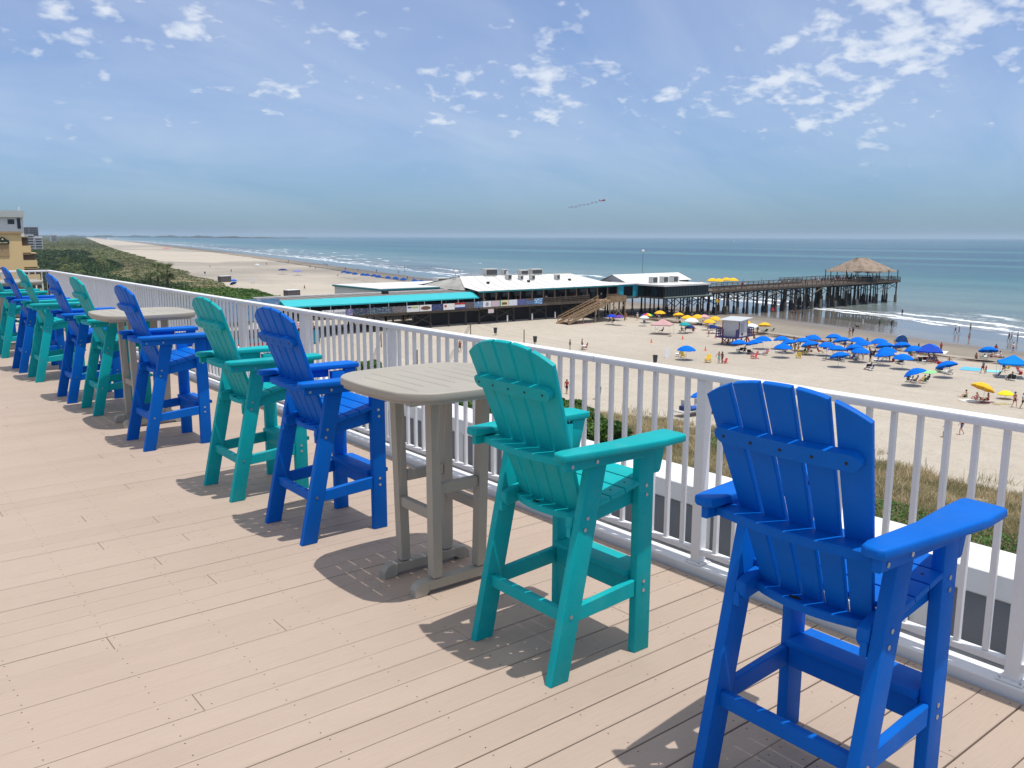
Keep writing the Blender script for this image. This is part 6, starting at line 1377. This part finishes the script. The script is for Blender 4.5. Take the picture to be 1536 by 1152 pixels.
for px, py, l in ((743, 503, 'dark bin on a post nearest the pier'), (802.5, 517, 'dark bin on a post right of the small teal-chair post'), (982.5, 547.5, 'dark bin on a post just above the top rail'), (897, 599, 'dark bin seen between balusters at the dune edge'), (307.5, 412, 'dark bin far off beside the dunes')): bin_(px, py, l)
p_ = on(1001, 536); root = empty('sandwich_board', p_, 'white folding sandwich board on open sand', 'sandwich board', rz=.7)
for sx in (-1, 1): MB().board([(-.35, 0), (.35, 0), (.3, 1.5), (-.3, 1.5)], (sx*.38, 0, 0), (0, 1, 0), Vector((-sx*.25, 0, 1)).normalized(), (sx*.97, 0, sx*sx*.24), .03, .005).build('panel', WHITE, root)
p_ = on(379.5, 425); root = empty('notice_board', p_, 'small white board standing on the far sand', 'board', rz=.6); MB().box(-.9, .9, -.04, .04, .5, 2.4, .02).build('panel', WHITE, root); MB().box(-.8, -.7, -.03, .03, -.1, .5).build('leg', PILE, root); MB().box(.7, .8, -.03, .03, -.1, .5).build('leg', PILE, root)
def vpost(px, py, label, h=2.5, proto=[None]):
    p_ = on(px, py)
    if proto[0] is None:
        root = empty('net_post', p_, label, 'post', 'posts of the volleyball courts'); MB().tube((0, 0, -.2), (0, 0, h), .09, .08, 9).build('pole', mat('brown_pole', (104, 82, 66), .8), root); MB().tube((0, 0, h+.001), (0, 0, h+.03), .095, .09, 9).build('cap', PILE, root); proto[0] = root
    else: dup(proto[0], p_, label)
for px, py, l in ((706, 504, 'brown net post just left of the bin near the pier'), (786, 517, 'brown net post just above the teal chair back'), (673, 563, 'brown net post left of the large teal chair behind balusters'), (550, 592, 'brown net post behind the nearest table left corner'), (572, 521, 'brown net post seen beside the person in blue'), (611, 520, 'short brown net post right of a thick rail post'), (626, 552, 'net post low behind the table top')): vpost(px, py, l)
for (a0, a1, l) in (((706, 504), (673, 563), 'slack volleyball net strung left of the teal chair'), ((572, 521), (550, 592), 'volleyball net strung behind the blue chair'), ((786, 517), (743+17, 503), 'low court line rope on the sand')):
    A_, B_ = on(*a0), on(*a1); n = 24; m_ = MB(); hs = (1.45, 1.7, 1.95, 2.2, 2.4) if 'net' in l else (.06,)
    for h_ in hs: m_.path([A_+(B_-A_)*(i/12)+V3(0, 0, h_-.10*math.sin(PI*i/12)) for i in range(13)], .008 if h_ != 2.4 else .02, 4)
    if len(hs) > 1:
        for i in range(1, 60): q = A_+(B_-A_)*(i/60); s_ = .10*math.sin(PI*i/60); m_.path([q+V3(0, 0, 1.45-s_), q+V3(0, 0, 2.4-s_)], .005, 4)
    o = m_.build('volleyball_net' if 'net' in l else 'court_rope', mat('net_cord', (70, 70, 72), .8)); tag(o, l, 'net' if 'net' in l else 'rope')
# small picnic table with three people
p_ = on(876, 525); root = empty('beach_table', p_, 'small pale beach table with people around it', 'table'); MB().box(-.4, .4, -.4, .4, .68, .72, .01).build('top', WHITE, root)
for sx in (-.35, .35):
    for sy in (-.35, .35): MB().tube((sx, sy, 0), (sx, sy, .68), .02, .02, 5).build('leg', ALU, root)
# dog with the walking person
p_ = on(1286, 492); d = MB(); d.ball((0, 0, .38), .2, 8, (1.9, .8, .9)); d.tube((.3, 0, .45), (.46, 0, .62), .08, .07, 7); d.ball((.52, 0, .64), .09, 8, (1.4, .9, .9)); d.tube((-.36, 0, .45), (-.55, 0, .6), .03, .015, 5)
for x, b_ in ((.24, .02), (-.26, -.05)):
    for sy in (-.09, .09): d.tube((x, sy, .36), (x+b_, sy, .2), .05, .03, 6); d.tube((x+b_, sy, .2), (x, sy, 0), .03, .025, 6)
for sy in (-.05, .05): d.tube((.49, sy, .7), (.46, sy*1.4, .76), .03, .01, 5)
o = d.build('dog', mat('dog_fur', (60, 50, 44), .9), loc=p_); o.rotation_euler = (0, 0, 2.4); tag(o, 'dark dog walking beside the person in a white hat', 'dog')
# red flag near the water and yellow flag beyond the umbrellas
for px, py, c_, l, hh in ((1157, 477, CRD, 'red flag on a thin pole near the wash', 2.6), (1073, 474, CYE, 'yellow flag on a pole in front of the piles', 4.2)):
    p_ = on(px, py); root = empty('beach_flag', p_, l, 'flag'); MB().tube((0, 0, -.2), (0, 0, hh), .025, .02, 6).build('pole', ALU, root)
    vs = []; 
    for i in range(9):
        for j in (0, 1): vs.append(V3(.02+i*.12, .10*math.sin(i*.8), hh-.05-j*.75-.05*i*(1)))
    MB().add(vs, [(2*i, 2*i+2, 2*i+3, 2*i+1) for i in range(8)]).build('flag_cloth', c_, root, smooth=60)
# ------------------------------------------------------------------ lifeguard tower
p_ = on(1102, 516); LT = empty('lifeguard_tower', p_+V3(0, 0, 0), 'white and red lifeguard tower with navy railings', 'lifeguard tower', rz=.18)
RD = mat('tower_red', (170, 44, 46), .6); NV = mat('tower_navy', (52, 46, 100), .6); TW = mat('tower_white', (206, 206, 206), .7)
for x in (-1.9, 0, 1.6):
    for y in (-1.1, 1.1): MB().beam((x*1.05, y*1.1, -.3), (x, y, 1.05), .16, .16, up=(0, 1, 0)).build('leg', RD, LT)
for y in (-1.2, 1.2): MB().beam((-1.9, y, .15), (-.1, y, .9), .06, .12).beam((-1.9, y+.07, .9), (-.1, y+.07, .15), .06, .12).beam((-.1, y, .15), (1.6, y, .9), .06, .12).build('cross_brace', RD, LT)
MB().box(-3.0, 2.9, -1.7, 1.7, 1.06, 1.25).build('platform', NV, LT)
MB().box(-2.0, .7, -1.64, 1.1, 1.251, 3.55).build('cabin_wall', TW, LT)
for x0 in (-2.03, .66):
    for y0 in (-1.67, 1.08): MB().box(x0, x0+.12, y0, y0+.12, 1.252, 3.56).build('corner_trim', RD, LT)
MB().board([(-2.6, -2.1), (1.6, -2.1), (1.6, 1.6), (-2.6, 1.6)], (0, 0, 3.62), (1, 0, .06), (0, 1, 0), (-.06, 0, 1), .12, .02).build('roof', mat('tower_roof', (190, 194, 196), .6), LT)
MB().box(-1.5, -.5, -1.69, -1.645, 1.9, 3.1).build('door', mat('tower_panel', (176, 178, 180), .7), LT); MB().box(-1.25, -.75, -1.69, -1.645, 1.45, 1.75).build('vent', DARKHOLE, LT)
o = MB().box(.705, .75, -.5, .4, 1.3, 3.2).build('side_door', RD, LT); MB().box(.755, .77, -.35, .25, 2.3, 3.0).build('pane', GLASS, o)
for nm, a_, b_ in (('f', (-3, -1.65), (-2.05, -1.65)), ('g', (.8, -1.65), (2.9, -1.65)), ('b', (-3, 1.65), (2.9, 1.65)), ('l', (-2.95, .5), (-2.95, 1.65)), ('r', (2.85, -1.65), (2.85, 1.65))):
    m_ = MB(); A_, B_ = V3(*a_, 0), V3(*b_, 0); n = max(2, round((B_-A_).length/.75))
    for i in range(n+1): q = A_+(B_-A_)*(i/n); m_.beam(q+V3(0, 0, 1.25), q+V3(0, 0, 2.3), .09, .09, up=(0, 1, 0))
    for h_ in (1.6, 1.95, 2.3): m_.beam(A_+V3(0, 0, h_), B_+V3(0, 0, h_), .05, .12)
    m_.build('railing', NV, LT)
MB().box(-2.98, -2.2, -1.72, -1.70, 1.35, 2.2).build('navy_panel', NV, LT)
MB().beam((2.9, -.5, 1.1), (4.2, -.5, -.1), .08, .3).build('ramp', RD, LT)
LT.scale = (1.1, 1.1, 1.2)
# ------------------------------------------------------------------ trailer with kayaks under a blue umbrella at the dune edge
p_ = on(1052, 621); TR = empty('kayak_trailer', p_, 'trailer loaded with blue gear and kayaks beside the dune grass', 'trailer', rz=-.15)
MB().box(-3.2, 2.8, -.75, .75, .5, .6).build('bed', GALV, TR)
for sy in (-.85, .85): 
    m_ = MB(); m_.tube((1.6, sy-.08, .32), (1.6, sy+.08, .32), .32, .32, 14); m_.build('wheel', DARKHOLE, TR)
for x in (-2.2, -.4): MB().box(x, x+.08, -.7, .7, .6, 1.6).build('rack_post', GALV, TR)
for k, (x, c_, l) in enumerate(((-1.2, CLOTH['blue'], 'a'), (.4, CWC, 'b'), (1.9, mat('raft_grey', (90, 100, 104), .6), 'c'))):
    MB().ball((0, 0, 0), .5, 12, (2.1, .7, .45)).build('kayak', c_, TR).location = (x, (-.35, .3, -.1)[k], .86+.02*k)
MB().box(-2.6, -1.4, -.5, .5, .601, 1.05, .05).build('crate', CBC, TR); MB().tube((-3.2, 0, .55), (-4.4, 0, .45), .05, .05, 6).build('tow_bar', GALV, TR); MB().box(1.2, 1.6, -.4, .4, 1.05, 1.35, .05).build('red_bag', CLOTH['red'], TR)
umb(1052, 589, CBL, 'blue umbrella above the kayak trailer at the dune edge', .16, 1.2, 1.22, group='blue beach umbrellas')
# ------------------------------------------------------------------ aircraft towing a banner, and a boat
def airat(px, py, D):
    d_ = cf+cr*((px-CX)/FPX)-cu*((py-CY)/FPX); d_ = d_/math.hypot(d_.x, d_.y); return V3(0, 0, EYE)+d_*D
A_ = airat(905, 300.5, 1250); B_ = airat(896, 303, 1250); C_ = airat(852, 312, 1250)
AP = empty('light_aircraft', A_, 'small red aircraft towing a banner low over the sea', 'aircraft'); hd = (A_-C_).normalized(); AP.scale = (1.5, 1.2, 1.5); AP.rotation_euler = hd.to_track_quat('X', 'Z').to_euler()
REDP = mat('aircraft_red', (220, 60, 50), .4)
MB().tube((-3.6, 0, .1), (0, 0, 0), .25, .6, 10).tube((0, 0, 0), (2.2, 0, 0), .6, .45, 10).build('fuselage', REDP, AP); MB().box(-.5, .9, -5, 5, .62, .78, .03).build('wing', REDP, AP); MB().box(-3.8, -3.1, -1.7, 1.7, .2, .28).build('tailplane', REDP, AP); MB().board([(-3.8, .2), (-3.0, .2), (-3.4, 1.6), (-3.9, 1.6)], (0, -.05, 0), (1, 0, 0), (0, 0, 1), (0, 1, 0), .1).build('fin', mat('aircraft_dark', (90, 40, 44), .5), AP)
for sy in (-.7, .7): MB().tube((.8, sy, -1.0), (.8, sy+.15, -1.0), .3, .3, 10).build('wheel', DARKHOLE, AP)
TB = empty('towed_banner', B_, 'long pale pink banner trailing behind the small aircraft', 'banner'); m_ = MB(); L_ = (C_-B_); n = 22; up3 = V3(0, 0, 1)
for i in range(n):
    if i % 3 == 2: continue
    q0 = B_-B_+L_*(i/n); q1 = L_*((i+.72)/n); s0 = .6*math.sin(i*.7)
    m_.add([q0+up3*(s0-1.1), q1+up3*(s0-1.1), q1+up3*(s0+.9), q0+up3*(s0+.9)], [(0, 1, 2, 3)])
m_.build('letter_panels', mat('banner_pink', (216, 190, 200), .7), TB); MB().path([L_*(i/10)+up3*(.9*math.sin(i)) for i in range(11)]+[], .10, 4).tube(V3(0, 0, 0), A_-B_, .08, .08, 4).build('tow_line', mat('banner_pink', (216, 190, 200), .7), TB)
b_ = at(1101, 361.8, WZ); MBt = empty('motor_boat', b_, 'white motor boat trailing a wake near the horizon', 'boat', rz=2.2)
MB().board([(-4, -1.4), (3, -1.4), (5.4, 0), (3, 1.4), (-4, 1.4)], (0, 0, -.3), (1, 0, 0), (0, 1, 0), (0, 0, 1), 1.8, .1).build('hull', WHITE, MBt); MB().box(-1.5, 1.5, -.9, .9, 1.51, 3.2, .1).build('cabin', WHITE, MBt); MB().box(-18, -4.2, -1.2, 1.2, .25, .5, .1).build('wake', WHITE, MBt)
for i, (px, py) in enumerate(((1443, 462), (1477, 463))): pass
o = per(1476, 464, 'reach', 1.0, 'surfer far out beyond the breaking wave at right', 'c', 'black', 'black')

# extras: more people sitting, standing and packing about under the blue umbrellas
random.seed(12)
ex = [(1176, 523), (1180, 519), (1186, 524), (1209, 519), (1217, 527), (1224, 522), (1233, 521), (1245, 522), (1250, 530), (1262, 516), (1269, 529), (1272, 536), (1283, 531), (1288, 533), (1300, 522), (1306, 531), (1312, 521), (1322, 536), (1334, 541), (1339, 523), (1343, 519), (1360, 528), (1366, 534), (1377, 532), (1383, 538), (1388, 534), (1401, 536), (1404, 545), (1411, 530), (1235, 513), (1276, 522), (1200, 519), (1487, 536), (1493, 533), (1498, 537), (1505, 558), (1527, 560), (1124, 500), (1136, 503), (1048, 486), (1055, 484), (1044, 484), (1016, 481), (985, 478), (993, 478), (1062, 488), (1071, 490)]
for i, (px, py) in enumerate(ex):
    per(px, py+random.uniform(-.5, .5), ('sit', 'sit', 'ground', 'stand', 'lie')[i % 5] if i % 7 else 'walk', random.uniform(0, 6.2), 'beachgoer half hidden among the crowded umbrellas and chairs', 'abbc'[i % 4], random.choice(('navy', 'black', 'red', 'blue', 'beige', 'pink')), random.choice((None, None, 'white', 'navy', 'red', 'green', 'b:black')), 'longhair' if i % 2 else 'hair', i % 5 == 0, group='beachgoers among the umbrellas')
    if i % 3 == 0:
        q = on(px+random.uniform(3, 6), py+random.uniform(1, 3)); o = MB().box(-.28, .28, -.18, .18, 0, .32, .03).box(-.3, .3, -.2, .2, .321, .40, .03).build('cooler_box', CLOTH[random.choice(('white', 'blue', 'red', 'navy'))], loc=q); o.rotation_euler = (0, 0, random.uniform(0, 3)); tag(o, 'small cooler box on the sand beside the umbrellas', 'cooler', 'cooler boxes among the umbrellas')

# wheel tracks pressed along the dry sand
